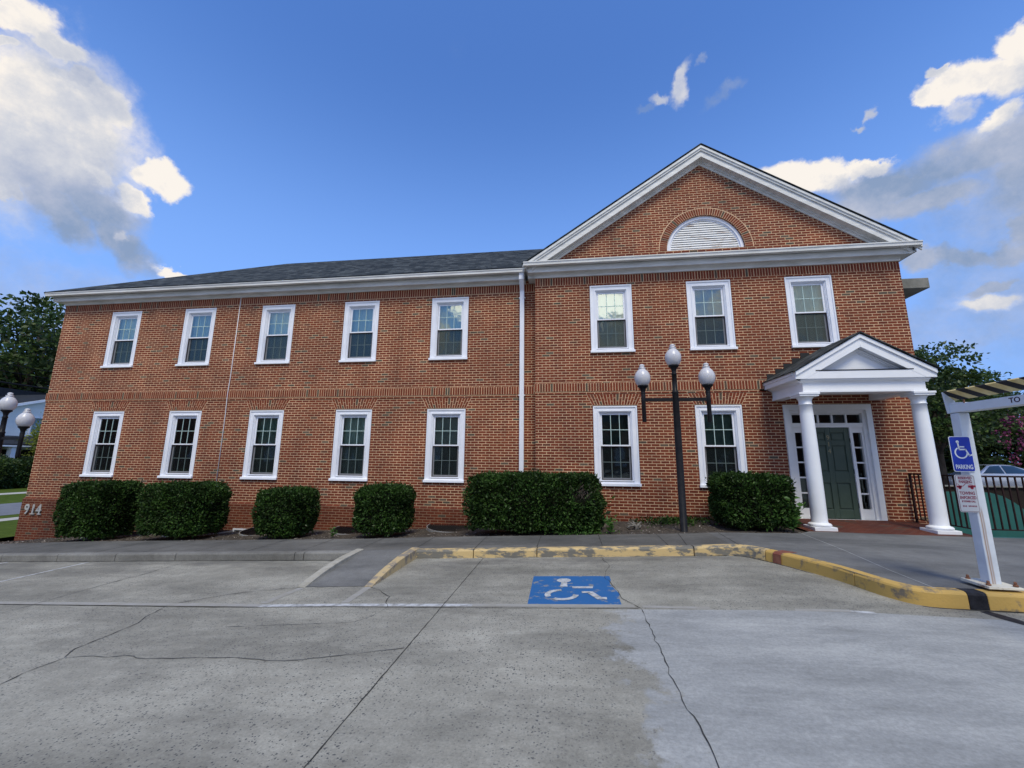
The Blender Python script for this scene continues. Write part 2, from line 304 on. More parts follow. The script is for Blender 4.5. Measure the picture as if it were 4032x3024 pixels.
M['brick_unit'] = island_mat('brick_unit', [(0, BR_C), (.3, BR_A), (.6, BR_B), (.9, BR_A), (.96, BR_G), (1, BR_G)], noise_mul=(30, .75, 1.15))
M['mortar'] = pm('mortar', tuple(.8*c for c in MORT), .9, tuple(1.1*c for c in MORT), 3, 5)
M['wpaint'] = pm('white_trim_paint', (.70, .70, .69), .45, (.80, .80, .79), 1.6, 6, bump=.05, bscale=40)
M['wfresh'] = pm('white_portico_paint', (.80, .81, .83), .4, (.86, .87, .89), 1.3, 5, bump=.03, bscale=50)
M['wwindow'] = pm('white_window_paint', (.78, .80, .86), .4, (.86, .87, .92), 2.5, 6, bump=.04, bscale=40)
M['wcornice'] = pm('weathered_cornice_paint', (.58, .575, .545), .5, (.78, .775, .75), 1.8, 7, bump=.05, bscale=30, stretch=(1, 1, 6))
M['peeling'] = pm('peeling_white_louvre', (.42, .34, .28), .7, (.76, .76, .75), 5, 8, bump=.2, bscale=30, thr=(.36, .44), stretch=(.5, 1, 3))
M['black'] = pm('black_metal', (.012, .012, .014), .38, (.02, .02, .022), 8, 3)
M['brownblack'] = pm('brown_black_rail', (.022, .012, .012), .5, (.035, .018, .016), 12, 4)
M['greendoor'] = pm('green_door_paint', (.042, .068, .048), .45, (.052, .080, .058), 3, 4)
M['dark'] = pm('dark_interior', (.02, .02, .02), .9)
M['room'] = pm('room_wall', (.10, .10, .09), .9)
M['galv'] = pm('galvanized_metal', (.30, .31, .31), .45, (.42, .42, .42), 10, 3, metal=.3)
M['bronze'] = pm('bronze_numeral', (.28, .24, .14), .4, metal=.3)
M['silver'] = pm('silver_numeral', (.62, .62, .60), .35, (.45, .44, .42), 20, 3, metal=.2)
def glass_mat(name, tint, base_refl, ior=1.6):
    m_, t, p, Nn, Kk = mat_new(name); t.nodes.remove(p)
    tr = Nn('ShaderNodeBsdfTransparent'); tr.inputs[0].default_value = (*tint, 1)
    gl = Nn('ShaderNodeBsdfGlossy'); gl.inputs['Roughness'].default_value = .004; gl.inputs[0].default_value = (.86, .98, .93, 1)
    fr = Nn('ShaderNodeFresnel'); fr.inputs[0].default_value = ior
    ad = Nn('ShaderNodeMath'); ad.operation = 'ADD'; ad.use_clamp = True; ad.inputs[1].default_value = base_refl; Kk(fr.outputs[0], ad.inputs[0])
    tcn = Nn('ShaderNodeTexCoord'); n = Nn('ShaderNodeTexNoise'); n.inputs['Scale'].default_value = 3.5; n.inputs['Detail'].default_value = 2; Kk(tcn.outputs['Object'], n.inputs['Vector'])
    b_ = Nn('ShaderNodeBump'); b_.inputs['Strength'].default_value = .12; b_.inputs['Distance'].default_value = .02; Kk(n.outputs['Fac'], b_.inputs['Height']); Kk(b_.outputs[0], gl.inputs['Normal'])
    mxs = Nn('ShaderNodeMixShader'); Kk(ad.outputs[0], mxs.inputs[0]); Kk(tr.outputs[0], mxs.inputs[1]); Kk(gl.outputs[0], mxs.inputs[2]); Kk(mxs.outputs[0], t.nodes['Material Output'].inputs[0])
    return m_
M['glass'] = glass_mat('window_glass', (.80, .93, .88), .17)
M['glassdark'] = glass_mat('sidelight_glass', (.5, .55, .55), .02)
M['carglass'] = glass_mat('car_glass', (.05, .06, .06), .0, 1.25)
def screen_mat():
    m_, t, p, Nn, Kk = mat_new('insect_screen'); p.inputs['Base Color'].default_value = (.014, .016, .017, 1); p.inputs['Roughness'].default_value = .9; p.inputs['Specular IOR Level'].default_value = 0
    tr = Nn('ShaderNodeBsdfTransparent'); mxs = Nn('ShaderNodeMixShader'); mxs.inputs[0].default_value = .5
    Kk(tr.outputs[0], mxs.inputs[1]); Kk(p.outputs[0], mxs.inputs[2]); Kk(mxs.outputs[0], t.nodes['Material Output'].inputs[0]); return m_
M['screen'] = screen_mat()
def shingle_mat():
    m_, t, p, Nn, Kk = mat_new('asphalt_shingles'); p.inputs['Roughness'].default_value = .9; p.inputs['Specular IOR Level'].default_value = .2
    tcn = Nn('ShaderNodeTexCoord'); bt = Nn('ShaderNodeTexBrick'); Kk(tcn.outputs['UV'], bt.inputs['Vector']); bt.inputs['Scale'].default_value = 1
    bt.inputs['Color1'].default_value = (0, 0, 0, 1); bt.inputs['Color2'].default_value = (1, 1, 1, 1); bt.inputs['Mortar'].default_value = (0, 0, 0, 1)
    bt.inputs['Mortar Size'].default_value = .006; bt.inputs['Brick Width'].default_value = .27; bt.inputs['Row Height'].default_value = .15; bt.offset = .37; bt.squash = .6; bt.squash_frequency = 3
    r_ = ramp(Nn, [(0, (.012, .015, .016)), (.5, (.034, .040, .042)), (1, (.085, .094, .096))]); Kk(bt.outputs['Color'], r_.inputs[0])
    n = Nn('ShaderNodeTexNoise'); n.inputs['Scale'].default_value = 60; n.inputs['Detail'].default_value = 3; Kk(tcn.outputs['UV'], n.inputs['Vector'])
    r2_ = ramp(Nn, [(.3, (.6,)*3), (.7, (1.35,)*3)]); Kk(n.outputs['Fac'], r2_.inputs[0]); Kk(mixc(Nn, Kk, 1.0, r_.outputs[0], r2_.outputs[0], 'MULTIPLY'), p.inputs['Base Color'])
    b_ = Nn('ShaderNodeBump'); b_.inputs['Strength'].default_value = .8; b_.inputs['Distance'].default_value = .012; Kk(bt.outputs['Color'], b_.inputs['Height']); Kk(b_.outputs[0], p.inputs['Normal'])
    return m_
M['shingle'] = shingle_mat()
def concrete(name, base, hi, speck=1.0, patch=False, lo=None):
    m_, t, p, Nn, Kk = mat_new(name); p.inputs['Roughness'].default_value = .85; p.inputs['Specular IOR Level'].default_value = .3
    tcn = Nn('ShaderNodeTexCoord'); v = tcn.outputs['Object']
    def nz(sc, det=5, rough=.6, vec=v, out_='Fac'):
        n = Nn('ShaderNodeTexNoise'); n.inputs['Scale'].default_value = sc; n.inputs['Detail'].default_value = det; n.inputs['Roughness'].default_value = rough; Kk(vec, n.inputs['Vector']); return n.outputs[out_]
    a = ramp(Nn, [(.3, base), (.7, hi)]); Kk(nz(.7, 7, .65), a.inputs[0]); col = a.outputs[0]
    # broad dirt and tyre-darkened patches
    mp = Nn('ShaderNodeMapping'); mp.inputs['Scale'].default_value = (.35, 1.1, 1); Kk(v, mp.inputs[0])
    d_ = ramp(Nn, [(.38, (.55, .55, .55)), (.58, (1, 1, 1))]); Kk(nz(1.1, 8, .7, mp.outputs[0]), d_.inputs[0]); col = mixc(Nn, Kk, .8, col, mixc(Nn, Kk, 1.0, col, d_.outputs[0], 'MULTIPLY'))
    g_ = ramp(Nn, [(.3, (.74,)*3), (.7, (1.2,)*3)]); Kk(nz(55, 6, .75), g_.inputs[0]); col = mixc(Nn, Kk, 1.0, col, g_.outputs[0], 'MULTIPLY')
    m5 = ramp(Nn, [(.32, (.88, .87, .86)), (.68, (1.1, 1.1, 1.1))]); Kk(nz(6, 7, .7), m5.inputs[0]); col = mixc(Nn, Kk, 1.0, col, m5.outputs[0], 'MULTIPLY')
    if speck:
        vo = Nn('ShaderNodeTexVoronoi'); vo.inputs['Scale'].default_value = 50; vo.inputs['Randomness'].default_value = 1
        wn = Nn('ShaderNodeTexNoise'); wn.inputs['Scale'].default_value = 60; wn.inputs['Detail'].default_value = 3; Kk(v, wn.inputs['Vector'])
        wv_ = Nn('ShaderNodeVectorMath'); wv_.operation = 'SCALE'; wv_.inputs['Scale'].default_value = .022; Kk(wn.outputs['Color'], wv_.inputs[0])
        wa_ = Nn('ShaderNodeVectorMath'); wa_.operation = 'ADD'; Kk(v, wa_.inputs[0]); Kk(wv_.outputs[0], wa_.inputs[1]); Kk(wa_.outputs[0], vo.inputs['Vector'])
        # each cell: a small dark stone where its random colour is high
        sp = Nn('ShaderNodeSeparateColor'); Kk(vo.outputs['Color'], sp.inputs[0])
        sz = Nn('ShaderNodeMapRange'); sz.inputs['From Min'].default_value = .15; sz.inputs['From Max'].default_value = 1; sz.inputs['To Min'].default_value = 0; sz.inputs['To Max'].default_value = .40; Kk(sp.outputs['Red'], sz.inputs['Value'])
        lt = Nn('ShaderNodeMath'); lt.operation = 'LESS_THAN'; Kk(vo.outputs['Distance'], lt.inputs[0]); Kk(sz.outputs[0], lt.inputs[1])
        pat = ramp(Nn, [(.34, (.3,)*3), (.48, (1,)*3)]); Kk(nz(.5, 5), pat.inputs[0])
        fm = Nn('ShaderNodeMath'); fm.operation = 'MULTIPLY'; Kk(lt.outputs[0], fm.inputs[0]); Kk(pat.outputs[0], fm.inputs[1])
        fac = fm.outputs[0]
        if patch:
            sx_ = Nn('ShaderNodeSeparateXYZ'); Kk(v, sx_.inputs[0])
            wob = Nn('ShaderNodeMath'); wob.operation = 'MULTIPLY_ADD'; Kk(nz(2.2, 7, .7), wob.inputs[0]); wob.inputs[1].default_value = -1.7; Kk(sx_.outputs['X'], wob.inputs[2])
            pr = Nn('ShaderNodeMapRange'); pr.interpolation_type = 'SMOOTHSTEP'; pr.inputs['From Min'].default_value = -.44; pr.inputs['From Max'].default_value = -.26; Kk(wob.outputs[0], pr.inputs['Value'])
            yr = Nn('ShaderNodeMapRange'); yr.inputs['From Min'].default_value = 4.88; yr.inputs['From Max'].default_value = 4.86; Kk(sx_.outputs['Y'], yr.inputs['Value'])
            ml = Nn('ShaderNodeMath'); ml.operation = 'MULTIPLY'; Kk(pr.outputs[0], ml.inputs[0]); Kk(yr.outputs[0], ml.inputs[1])
            mp2 = Nn('ShaderNodeMapping'); mp2.inputs['Scale'].default_value = (.5, 1.5, 1); Kk(v, mp2.inputs[0])
            newc = ramp(Nn, [(.30, (.20, .203, .195)), (.48, (.29, .295, .285)), (.68, (.40, .402, .382))]); Kk(nz(1.5, 12, .74, mp2.outputs[0]), newc.inputs[0])
            nw2 = ramp(Nn, [(.35, (.84,)*3), (.65, (1.14,)*3)]); Kk(nz(38, 7, .75), nw2.inputs[0]); newc_o = mixc(Nn, Kk, 1.0, newc.outputs[0], nw2.outputs[0], 'MULTIPLY')
            iv = Nn('ShaderNodeMath'); iv.operation = 'MULTIPLY_ADD'; iv.inputs[1].default_value = -.93; iv.inputs[2].default_value = 1; Kk(ml.outputs[0], iv.inputs[0])
            fm2 = Nn('ShaderNodeMath'); fm2.operation = 'MULTIPLY'; Kk(fac, fm2.inputs[0]); Kk(iv.outputs[0], fm2.inputs[1]); fac = fm2.outputs[0]
            col = mixc(Nn, Kk, ml.outputs[0], col, newc_o)
        f2 = Nn('ShaderNodeMath'); f2.operation = 'MULTIPLY'; Kk(fac, f2.inputs[0]); f2.inputs[1].default_value = .85*speck
        col = mixc(Nn, Kk, f2.outputs[0], col, (.05, .052, .058))
        if patch:
            # grime and tyre marks gathered along the kerb
            kr_ = Nn('ShaderNodeMapRange'); kr_.interpolation_type = 'SMOOTHSTEP'; kr_.inputs['From Min'].default_value = 5.9; kr_.inputs['From Max'].default_value = 7.3; Kk(sx_.outputs['Y'], kr_.inputs['Value'])
            mp3 = Nn('ShaderNodeMapping'); mp3.inputs['Scale'].default_value = (.55, 1.7, 1); Kk(v, mp3.inputs[0])
            ks = Nn('ShaderNodeMapRange'); ks.inputs['From Min'].default_value = .44; ks.inputs['From Max'].default_value = .66; Kk(nz(1.4, 10, .72, mp3.outputs[0]), ks.inputs['Value'])
            km = Nn('ShaderNodeMath'); km.operation = 'MULTIPLY'; Kk(kr_.outputs[0], km.inputs[0]); Kk(ks.outputs[0], km.inputs[1])
            k2_ = Nn('ShaderNodeMath'); k2_.operation = 'MULTIPLY'; k2_.inputs[1].default_value = .75; Kk(km.outputs[0], k2_.inputs[0])
            col = mixc(Nn, Kk, k2_.outputs[0], col, (.085, .082, .076))
    Kk(col, p.inputs['Base Color'])
    b_ = Nn('ShaderNodeBump'); b_.inputs['Strength'].default_value = .25; b_.inputs['Distance'].default_value = .006; Kk(nz(90, 4, .7), b_.inputs['Height']); Kk(b_.outputs[0], p.inputs['Normal'])
    return m_
M['lot'] = concrete('parking_concrete', (.25, .240, .200), (.39, .374, .315), 1.0, patch=True)
M['walk'] = concrete('sidewalk_concrete', (.10, .098, .09), (.18, .175, .16), .15)
M['apron'] = concrete('apron_concrete', (.13, .13, .127), (.20, .2, .19), .2)
M['kerb'] = concrete('kerb_concrete', (.17, .165, .15), (.27, .265, .245), .1)
M['yellow'] = pm('worn_yellow_paint', (.16, .15, .125), .75, (.58, .42, .19), 8, 12, bump=.35, bscale=40, thr=(.45, .54), stretch=(.6, 1, 1.6))
M['yellow2'] = pm('yellow_kerb_paint', (.17, .14, .10), .7, (.52, .33, .085), 5, 12, bump=.3, bscale=40, thr=(.37, .47))
M['bluepaint'] = pm('blue_road_paint', (.20, .21, .22), .75, (.014, .11, .30), 8, 11, thr=(.36, .43), bump=.1, bscale=60)
M['whiteroad'] = pm('white_road_paint', (.27, .27, .26), .7, (.50, .51, .51), 12, 9, thr=(.38, .56))
M['fadedroad'] = pm('faded_road_paint', (.285, .272, .235), .8, (.325, .315, .29), 5, 10, thr=(.40, .62))
M['crack'] = pm('crack_joint', (.022, .022, .021), .95, (.085, .082, .075), 5, 6)
M['fadejoint'] = pm('faint_joint', (.085, .085, .08), .95)
M['tar'] = pm('tar_sealant', (.012, .012, .015), .6, (.03, .03, .035), 12, 4)
M['rust'] = pm('rust', (.14, .05, .025), .85, (.28, .13, .07), 25, 6)
M['redstain'] = pm('red_stain', (.16, .04, .025), .8, (.25, .10, .06), 10, 5)
M['mulch'] = pm('mulch_soil', (.035, .030, .026), .95, (.115, .098, .082), 22, 9, bump=1, bscale=60, thr=(.3, .75))
M['chips'] = island_mat('bark_chips', [(0, (.03, .023, .018)), (.5, (.10, .08, .065)), (.85, (.20, .17, .145)), (1, (.36, .33, .30))])
M['grass'] = pm('grass_lawn', (.040, .066, .010), .95, (.085, .118, .018), 2.2, 9, bump=.8, bscale=80, thr=(.3, .7), spec=.05)
M['asphalt'] = pm('road_asphalt', (.12, .125, .14), .9, (.17, .175, .19), 2, 7, bump=.2, bscale=90)
M['path'] = pm('pale_path', (.36, .34, .30), .9, (.44, .42, .37), 2, 6)
M['boxleaf'] = island_mat('boxwood_leaf', [(0, (.010, .026, .005)), (.45, (.021, .052, .009)), (.8, (.045, .095, .016)), (.97, (.055, .10, .025)), (.99, (.12, .16, .07)), (1, (.2, .24, .14))], rough=.55, spec=.16, trans=.15, noise_mul=(2.2, .55, 1.35))
M['boxcore'] = pm('shrub_inside', (.004, .007, .003), .95, (.010, .012, .006), 14, 5)  # near-black filler paints the shade deep inside the foliage
M['leafA'] = island_mat('tree_leaf_dark', [(0, (.013, .030, .010)), (.6, (.030, .056, .014)), (1, (.065, .095, .024))], rough=.5, spec=.35, trans=.3, noise_mul=(.35, .55, 1.5))
M['leafB'] = island_mat('tree_leaf_mid', [(0, (.022, .046, .012)), (.6, (.045, .082, .016)), (1, (.09, .13, .028))], rough=.5, spec=.35, trans=.3, noise_mul=(.5, .55, 1.5))
M['leafY'] = island_mat('yellow_green_leaf', [(0, (.10, .15, .02)), (1, (.28, .30, .04))], rough=.6, trans=.4)
M['weed'] = island_mat('weed_leaf', [(0, (.05, .12, .025)), (1, (.12, .24, .05))], rough=.5, trans=.3)
M['flower'] = island_mat('magenta_blossom', [(0, (.16, .03, .09)), (.6, (.32, .07, .18)), (1, (.45, .15, .28))], rough=.8, trans=.2)
M['bark'] = pm('bark', (.045, .035, .028), .95, (.09, .075, .06), 6, 7, bump=.6, stretch=(1, 1, .3))
M['siding'] = pm('white_siding', (.70, .72, .70), .7, (.78, .80, .78), 1, 3)
M['darkroof'] = pm('dark_house_roof', (.02, .024, .032), .9, (.034, .038, .048), 6, 5)
M['teal'] = pm('teal_painted_wall', (.012, .095, .080), .7, (.02, .125, .105), 1.5, 6)
M['tealedge'] = pm('teal_ledge', (.010, .075, .062), .7, (.014, .09, .075), 2, 5)
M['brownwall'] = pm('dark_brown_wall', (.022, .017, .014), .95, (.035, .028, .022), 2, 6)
M['car'] = pm('silver_car_paint', (.46, .50, .58), .25, metal=.55)
M['rubber'] = pm('tyre_rubber', (.015, .015, .015), .8)
M['signblue'] = pm('sign_blue', (.004, .03, .36), .4, (.006, .04, .42), 9, 3)
M['signwhite'] = pm('sign_white', (.78, .80, .80), .45)
M['signgrey'] = pm('sign_faded_white', (.50, .51, .53), .5, (.56, .57, .58), 6, 4)
M['signred'] = pm('sign_faded_red', (.20, .02, .05), .6, (.28, .08, .11), 22, 5)
M['signredd'] = pm('sign_red', (.30, .012, .04), .5)
M['signline'] = pm('sign_border', (.20, .10, .12), .6)
M['postwhite'] = pm('white_steel_post', (.62, .66, .70), .45, (.74, .78, .82), 2, 6, bump=.05)
M['purpletext'] = pm('dark_purple_lettering', (.05, .02, .05), .6)
M['cable'] = pm('black_cable', (.012, .012, .014), .6)
M['concrete_block'] = pm('aged_concrete', (.15, .145, .12), .9, (.24, .23, .20), 3, 7, bump=.2)
M['porchbrick'] = None
# ------------------------------------------------------------------ ground levels (the site falls to the left)
HX = [-400, -18, -16.3, -13.6, -11.3, -7.56, -4.23, -2.64, .5, 1.9, 2.79, 4.4, 400]
HZ = [-2.62, -2.62, -2.36, -2.10, -1.965, -1.805, -1.665, -1.575, -1.43, -1.365, -1.315, -1.31, -1.31]
hs = lambda x: float(np.interp(x, HX, HZ))
hl = lambda x: hs(x) - float(np.interp(x, [-30, 2, 3.4, 60], [.132, .135, .165, .165]))
XB = HX[1:-1]
def xs_between(a, b, step=None):
    s_ = {a, b} | {x for x in XB if a < x < b}
    if step:
        n = int(math.ceil((b-a)/step)); s_ |= {a+(b-a)*i/n for i in range(n+1)}
    return sorted(s_)
def sheet(name, x0, x1, yf, yb, zf, mat, step=None, parent=None, ny=1, kind='structure'):
    f = yf if callable(yf) else (lambda x: yf); b = yb if callable(yb) else (lambda x: yb)
    mb = MB(); xs = xs_between(x0, x1, step)
    for xa, xb in zip(xs[:-1], xs[1:]):
        for j in range(ny):
            def P(x, t):
                y = f(x) + (b(x)-f(x))*t; return (x, y, zf(x, y))
            mb.poly([P(xa, j/ny), P(xb, j/ny), P(xb, (j+1)/ny), P(xa, (j+1)/ny)], sm=False)
    o = mb.build(name, mat, parent, recalc=False)
    if not parent: tag(o, kind=kind)
    return o
# terrain, with a gap where the sunken area beside the porch lies
gm = MB()
gz = lambda x: hs(x) - .3
for (xa, xb, ya, yb) in ((-400, 7.6, -300, 400), (7.6, 18, -300, 9.02), (7.6, 18, 12.6, 400), (18, 400, -300, 400)):
    xs = xs_between(xa, xb)
    for p_, q_ in zip(xs[:-1], xs[1:]): gm.poly([(p_, ya, gz(p_)), (q_, ya, gz(q_)), (q_, yb, gz(q_)), (p_, yb, gz(p_))])
tag(gm.build('ground', M['grass'], recalc=False), kind='structure')
lot = sheet('parking_lot', -60, 40, -40, 7.42, lambda x, y: hl(x), M['lot'], kind='structure')
sheet('rear_parking_lot', 7.6, 60, 12.9, 60, lambda x, y: -1.5, M['asphalt'])
# lawn, street and paths to the left
sheet('lawn', -90, -16.32, 8.6, 120, lambda x, y: hs(x), M['grass'])
sheet('street', -30.6, -24.7, -60, 120, lambda x, y: -2.612, M['asphalt'])
sheet('street_path', -23.5, -22.6, -60, 120, lambda x, y: -2.612, M['path'])
sheet('far_path', -39.2, -37.6, -60, 120, lambda x, y: -2.612, M['path'])

# pavement and kerbs
KP = [(2.62, 7.34), (2.78, 7.24), (2.94, 7.02), (3.12, 6.70), (3.28, 6.32), (3.38, 6.02), (3.44, 5.70), (3.50, 5.44), (3.60, 5.25), (3.76, 5.16), (4.03, 5.14), (4.6, 5.13), (9, 5.05), (14, 5.0)]
def crom(P_, k):
    Q = [P_[0]] + list(P_) + [P_[-1]]; out_ = []
    for i in range(1, len(Q)-2):
        p0, p1, p2, p3 = Q[i-1:i+3]
        for j in range(k):
            t = j/k; out_.append(tuple(.5*((2*p1[d])+(-p0[d]+p2[d])*t+(2*p0[d]-5*p1[d]+4*p2[d]-p3[d])*t*t+(-p0[d]+3*p1[d]-3*p2[d]+p3[d])*t**3) for d in (0, 1)))
    return out_ + [P_[-1]]
KP0 = KP; KP = crom(KP0[:12], 5)
KI = {p: KP.index(p) for p in KP0[:11] if p in KP}
def yfront(x):
    if x <= KP[0][0]: return 7.34
    return float(np.interp(x, [p[0] for p in KP], [p[1] for p in KP]))
yb_walk = lambda x: float(np.interp(x, [-60, -13.6, 2.8, 4.3, 4.6, 7.3, 14], [8.72, 8.72, 8.55, 8.70, 8.98, 8.86, 8.86]))
sheet('sidewalk', -22, 2.62, 7.44, yb_walk, lambda x, y: hs(x), M['walk'], .5)
sheet('porch_apron', 2.62, 14, lambda x: yfront(x)+(.1 if x < 3.6 else .08), yb_walk, lambda x, y: hs(x), M['apron'], .06)
def kerb_seg(mb, pts, gap=0, top=None):
    # pts: polyline of the outer foot; extruded profile stepping in to the pavement
    n = len(pts); rows = []
    for i, (x, y) in enumerate(pts):
        a = Vector(pts[max(i-1, 0)]); b = Vector(pts[min(i+1, n-1)]); t = (b-a).normalized(); nn = Vector((-t.y, t.x))
        if i == 0: x += t.x*gap; y += t.y*gap
        if i == n-1: x -= t.x*gap; y -= t.y*gap
        zt, zl = hs(x)+.003, hl(x)-.05
        prof = [(0, zl), (.008, zt-.03), (.02, zt-.008), (.045, zt), (.15, zt+.001), (.15, zl)]
        rows.append([(x+nn.x*o_, y+nn.y*o_, z_) for o_, z_ in prof])
    k = len(rows[0]); pts3 = [p for r_ in rows for p in r_]; fs = []
    for i in range(n-1):
        for j in range(k-1): fs.append((i*k+j, (i+1)*k+j, (i+1)*k+j+1, i*k+j+1))
    fs += [tuple(range(k))[::-1], tuple((n-1)*k+j for j in range(k))]
    mb.faces(pts3, fs)
kg = MB()
cuts = [-22, -19.5, -16.8, -14.2, -11.25, -9.95, -8.65, -7.35, -4.93, -4.75, -3.8]
for a, b in zip(cuts[:-1], cuts[1:]): kerb_seg(kg, [(x, 7.31) for x in xs_between(a, b, .5)], .006)
tag(kg.build('kerb', M['kerb'], bevel=.004), kind='structure')
ky = MB()
for a, b in ((-2.66, -1.62), (-1.62, -.53), (-.53, 2.0)): kerb_seg(ky, [(x, 7.31) for x in xs_between(a, b, .3)], .007)
kerb_seg(ky, [(2.0, 7.31), (2.3, 7.31)] + KP[:11], .009)
tag(ky.build('kerb_painted', M['yellow'], bevel=.004), kind='structure')
ky2 = MB(); kerb_seg(ky2, KP[10:29], .004); kerb_seg(ky2, KP[28:51] + [(4.08, 5.139)], .004); kerb_seg(ky2, [(4.25, 5.137), (6.5, 5.09)], .003); kerb_seg(ky2, [(6.5, 5.09), (9, 5.05), (14, 5.0)], .006)
k2 = tag(ky2.build('kerb_curved', M['yellow2'], bevel=.004), kind='structure')
kt = MB(); kerb_seg(kt, [(4.08, 5.139), (4.25, 5.137)]); kt.build('tar_joint', M['tar'], k2)
kr = MB()
a_, b_ = Vector((3.00, 6.91)), Vector((3.06, 6.80)); t_ = (b_-a_).normalized(); nn_ = Vector((-t_.y, t_.x))
def kp_(v, o_, z_): return (v.x+nn_.x*o_, v.y+nn_.y*o_, z_)
zt_ = hs(3.03)
kr.faces([kp_(a_, -.006, zt_-.15), kp_(b_, -.006, zt_-.15), kp_(b_, .0, zt_-.02), kp_(a_, .0, zt_-.02), kp_(b_, .045, zt_+.006), kp_(a_, .045, zt_+.006), kp_(b_+t_*.06, .28, zt_+.006), kp_(a_-t_*.02, .24, zt_+.006)],
         [(0, 1, 2, 3), (3, 2, 4, 5), (5, 4, 6, 7)])
kr.build('stain', M['redstain'], k2)
# kerb ramp with flared sides
rz = lambda x, y: hl(x)+.002 + (hs(x)-hl(x)-.002)*max(0, min(1, (y-5.70)/(7.46-5.70)))
sheet('kerb_ramp', -3.70, -2.70, 5.70, 7.46, rz, M['apron'], None, ny=2)
def flare(x0a, x1a, x0b, x1b, y0, y1, mat):
    mb = MB(); n = 8; P = []
    for i in range(n+1):
        t = i/n; y = y0+(y1-y0)*t; xa = x0a+(x0b-x0a)*t; xb = x1a+(x1b-x1a)*t; xm = (xa+xb)/2
        zt = hl(xm)+.012 + (hs(xm)+.010-hl(xm))*t + .050*sin(pi*min(1, t*1.05))**.8; w = random.uniform(-.004, .004)
        P += [(xa, y, hl(xa)-.05), (xa+.01+w, y, zt-.01), (xa+.03, y, zt), (xb-.03, y, zt), (xb-.01-w, y, zt-.01), (xb, y, hl(xb)-.05)]
    fs = [(i*6+j, i*6+j+1, (i+1)*6+j+1, (i+1)*6+j) for i in range(n) for j in range(5)] + [(0, 1, 2, 3, 4, 5), tuple(n*6+j for j in range(6))[::-1]]
    mb.faces(P, fs); return tag(mb.build('ramp_kerb', mat), kind='structure')
flare(-3.76, -3.62, -3.84, -3.68, 5.68, 7.47, pm('pale_kerb', (.30, .28, .225), .85, (.42, .40, .34), 9, 8, bump=.2, bscale=60))
M['palekerb'] = pm('flaking_yellow_paint', (.24, .21, .17), .75, (.50, .38, .20), 6, 9, bump=.25, bscale=40, thr=(.42, .52))
flare(-2.76, -2.64, -2.80, -2.63, 5.66, 7.47, M['palekerb'])

# joints, cracks and paint on the concrete (thin sheets lying on the surface)
def strip(mb, pts, w, zf, dz=.004, jit=0, sub=0):
    P = [Vector((p[0], p[1])) for p in pts]
    if sub:
        Q = []
        for a, b in zip(P[:-1], P[1:]):
            n = max(1, int((b-a).length/sub))
            for i in range(n): Q.append(a.lerp(b, i/n) + (Vector((random.gauss(0, jit), random.gauss(0, jit))) if i else Vector((0, 0))))
        P = Q + [P[-1]]
    L_, R_ = [], []
    for i, p in enumerate(P):
        d = (P[min(i+1, len(P)-1)]-P[max(i-1, 0)]).normalized(); n_ = Vector((-d.y, d.x)); ww = w*(random.uniform(.2, 1.5) if jit > .002 else random.uniform(.6, 1.3) if jit else 1)/2
        L_.append(p+n_*ww); R_.append(p-n_*ww)
    base = len(mb.v); mb.v += [(q.x, q.y, zf(q.x)+dz) for pr in zip(L_, R_) for q in pr]
    for i in range(len(P)-1): mb.f.append((base+2*i, base+2*i+1, base+2*i+3, base+2*i+2)); mb.sm.append(False)
jm = MB()
strip(jm, [(-1.44, 7.31), (-1.44, 4.9), (-1.44, 2.4), (-1.44, -6)], .009, hl, jit=.0015, sub=.08)
strip(jm, [(-14, 4.93), (-7.44, 4.92), (-4.96, 4.90)], .012, hl, jit=.001, sub=.1)
strip(jm, [(-4.96, 4.90), (-1.44, 4.885), (.73, 4.885)], .010, hl, jit=.001, sub=.1)
jm.build('expansion_joint', M['crack'], lot, recalc=False)
cm = MB()
for pts, w_ in (([(.52, 7.31), (.57, 6.96), (.61, 6.73), (.54, 6.47), (.48, 6.09), (.54, 5.79), (.59, 5.49), (.60, 5.21), (.66, 5.09), (.73, 4.94), (.76, 4.88), (.75, 4.38), (.74, 3.71), (.72, 3.51), (.74, 3.26), (.73, 3.06), (.76, 2.9), (.75, 2.56), (.73, 2.0), (.8, 0), (.75, -4)], .0075),
                ([(-5.6, 1.6), (-5.0, 2.6), (-4.54, 3.12), (-4.59, 3.30), (-4.57, 3.57), (-4.70, 3.75), (-4.71, 4.07), (-4.75, 4.39), (-4.86, 4.57), (-4.96, 4.91), (-4.91, 5.05), (-4.67, 5.27), (-4.39, 5.48), (-3.68, 5.69)], .009),
                ([(-2.66, 5.66), (-2.43, 5.48), (-2.21, 5.26), (-2.18, 5.09), (-2.08, 4.90)], .009)):
    strip(cm, pts, w_, hl, jit=.007, sub=.07, dz=.0045)
cm.build('crack', M['crack'], lot, recalc=False)
fm_ = MB()
for pts, w_ in (([(-4.57, 3.57), (-4.33, 3.62), (-4.16, 3.60), (-4.02, 3.64), (-3.75, 3.58), (-3.42, 3.60), (-2.90, 3.62), (-2.57, 3.57), (-2.33, 3.59), (-2.05, 3.67), (-1.46, 3.86)], .009),
                ([(-2.08, 4.88), (-2.13, 4.61), (-2.22, 4.46), (-2.45, 4.40), (-3.00, 4.35), (-3.6, 4.30)], .006),
                ([(-7.02, 7.25), (-6.95, 6.47), (-6.98, 5.89), (-6.93, 4.94)], .012), ([(-6.9, 4.9), (-7.1, 3.5), (-7.0, 1.5)], .008), ([(-3.64, 5.70), (-2.75, 5.69)], .010)):
    strip(fm_, pts, w_, hl, jit=.006, sub=.07, dz=.0045)
fm_.build('hairline_crack', M['fadejoint'], lot, recalc=False)
wj = MB()
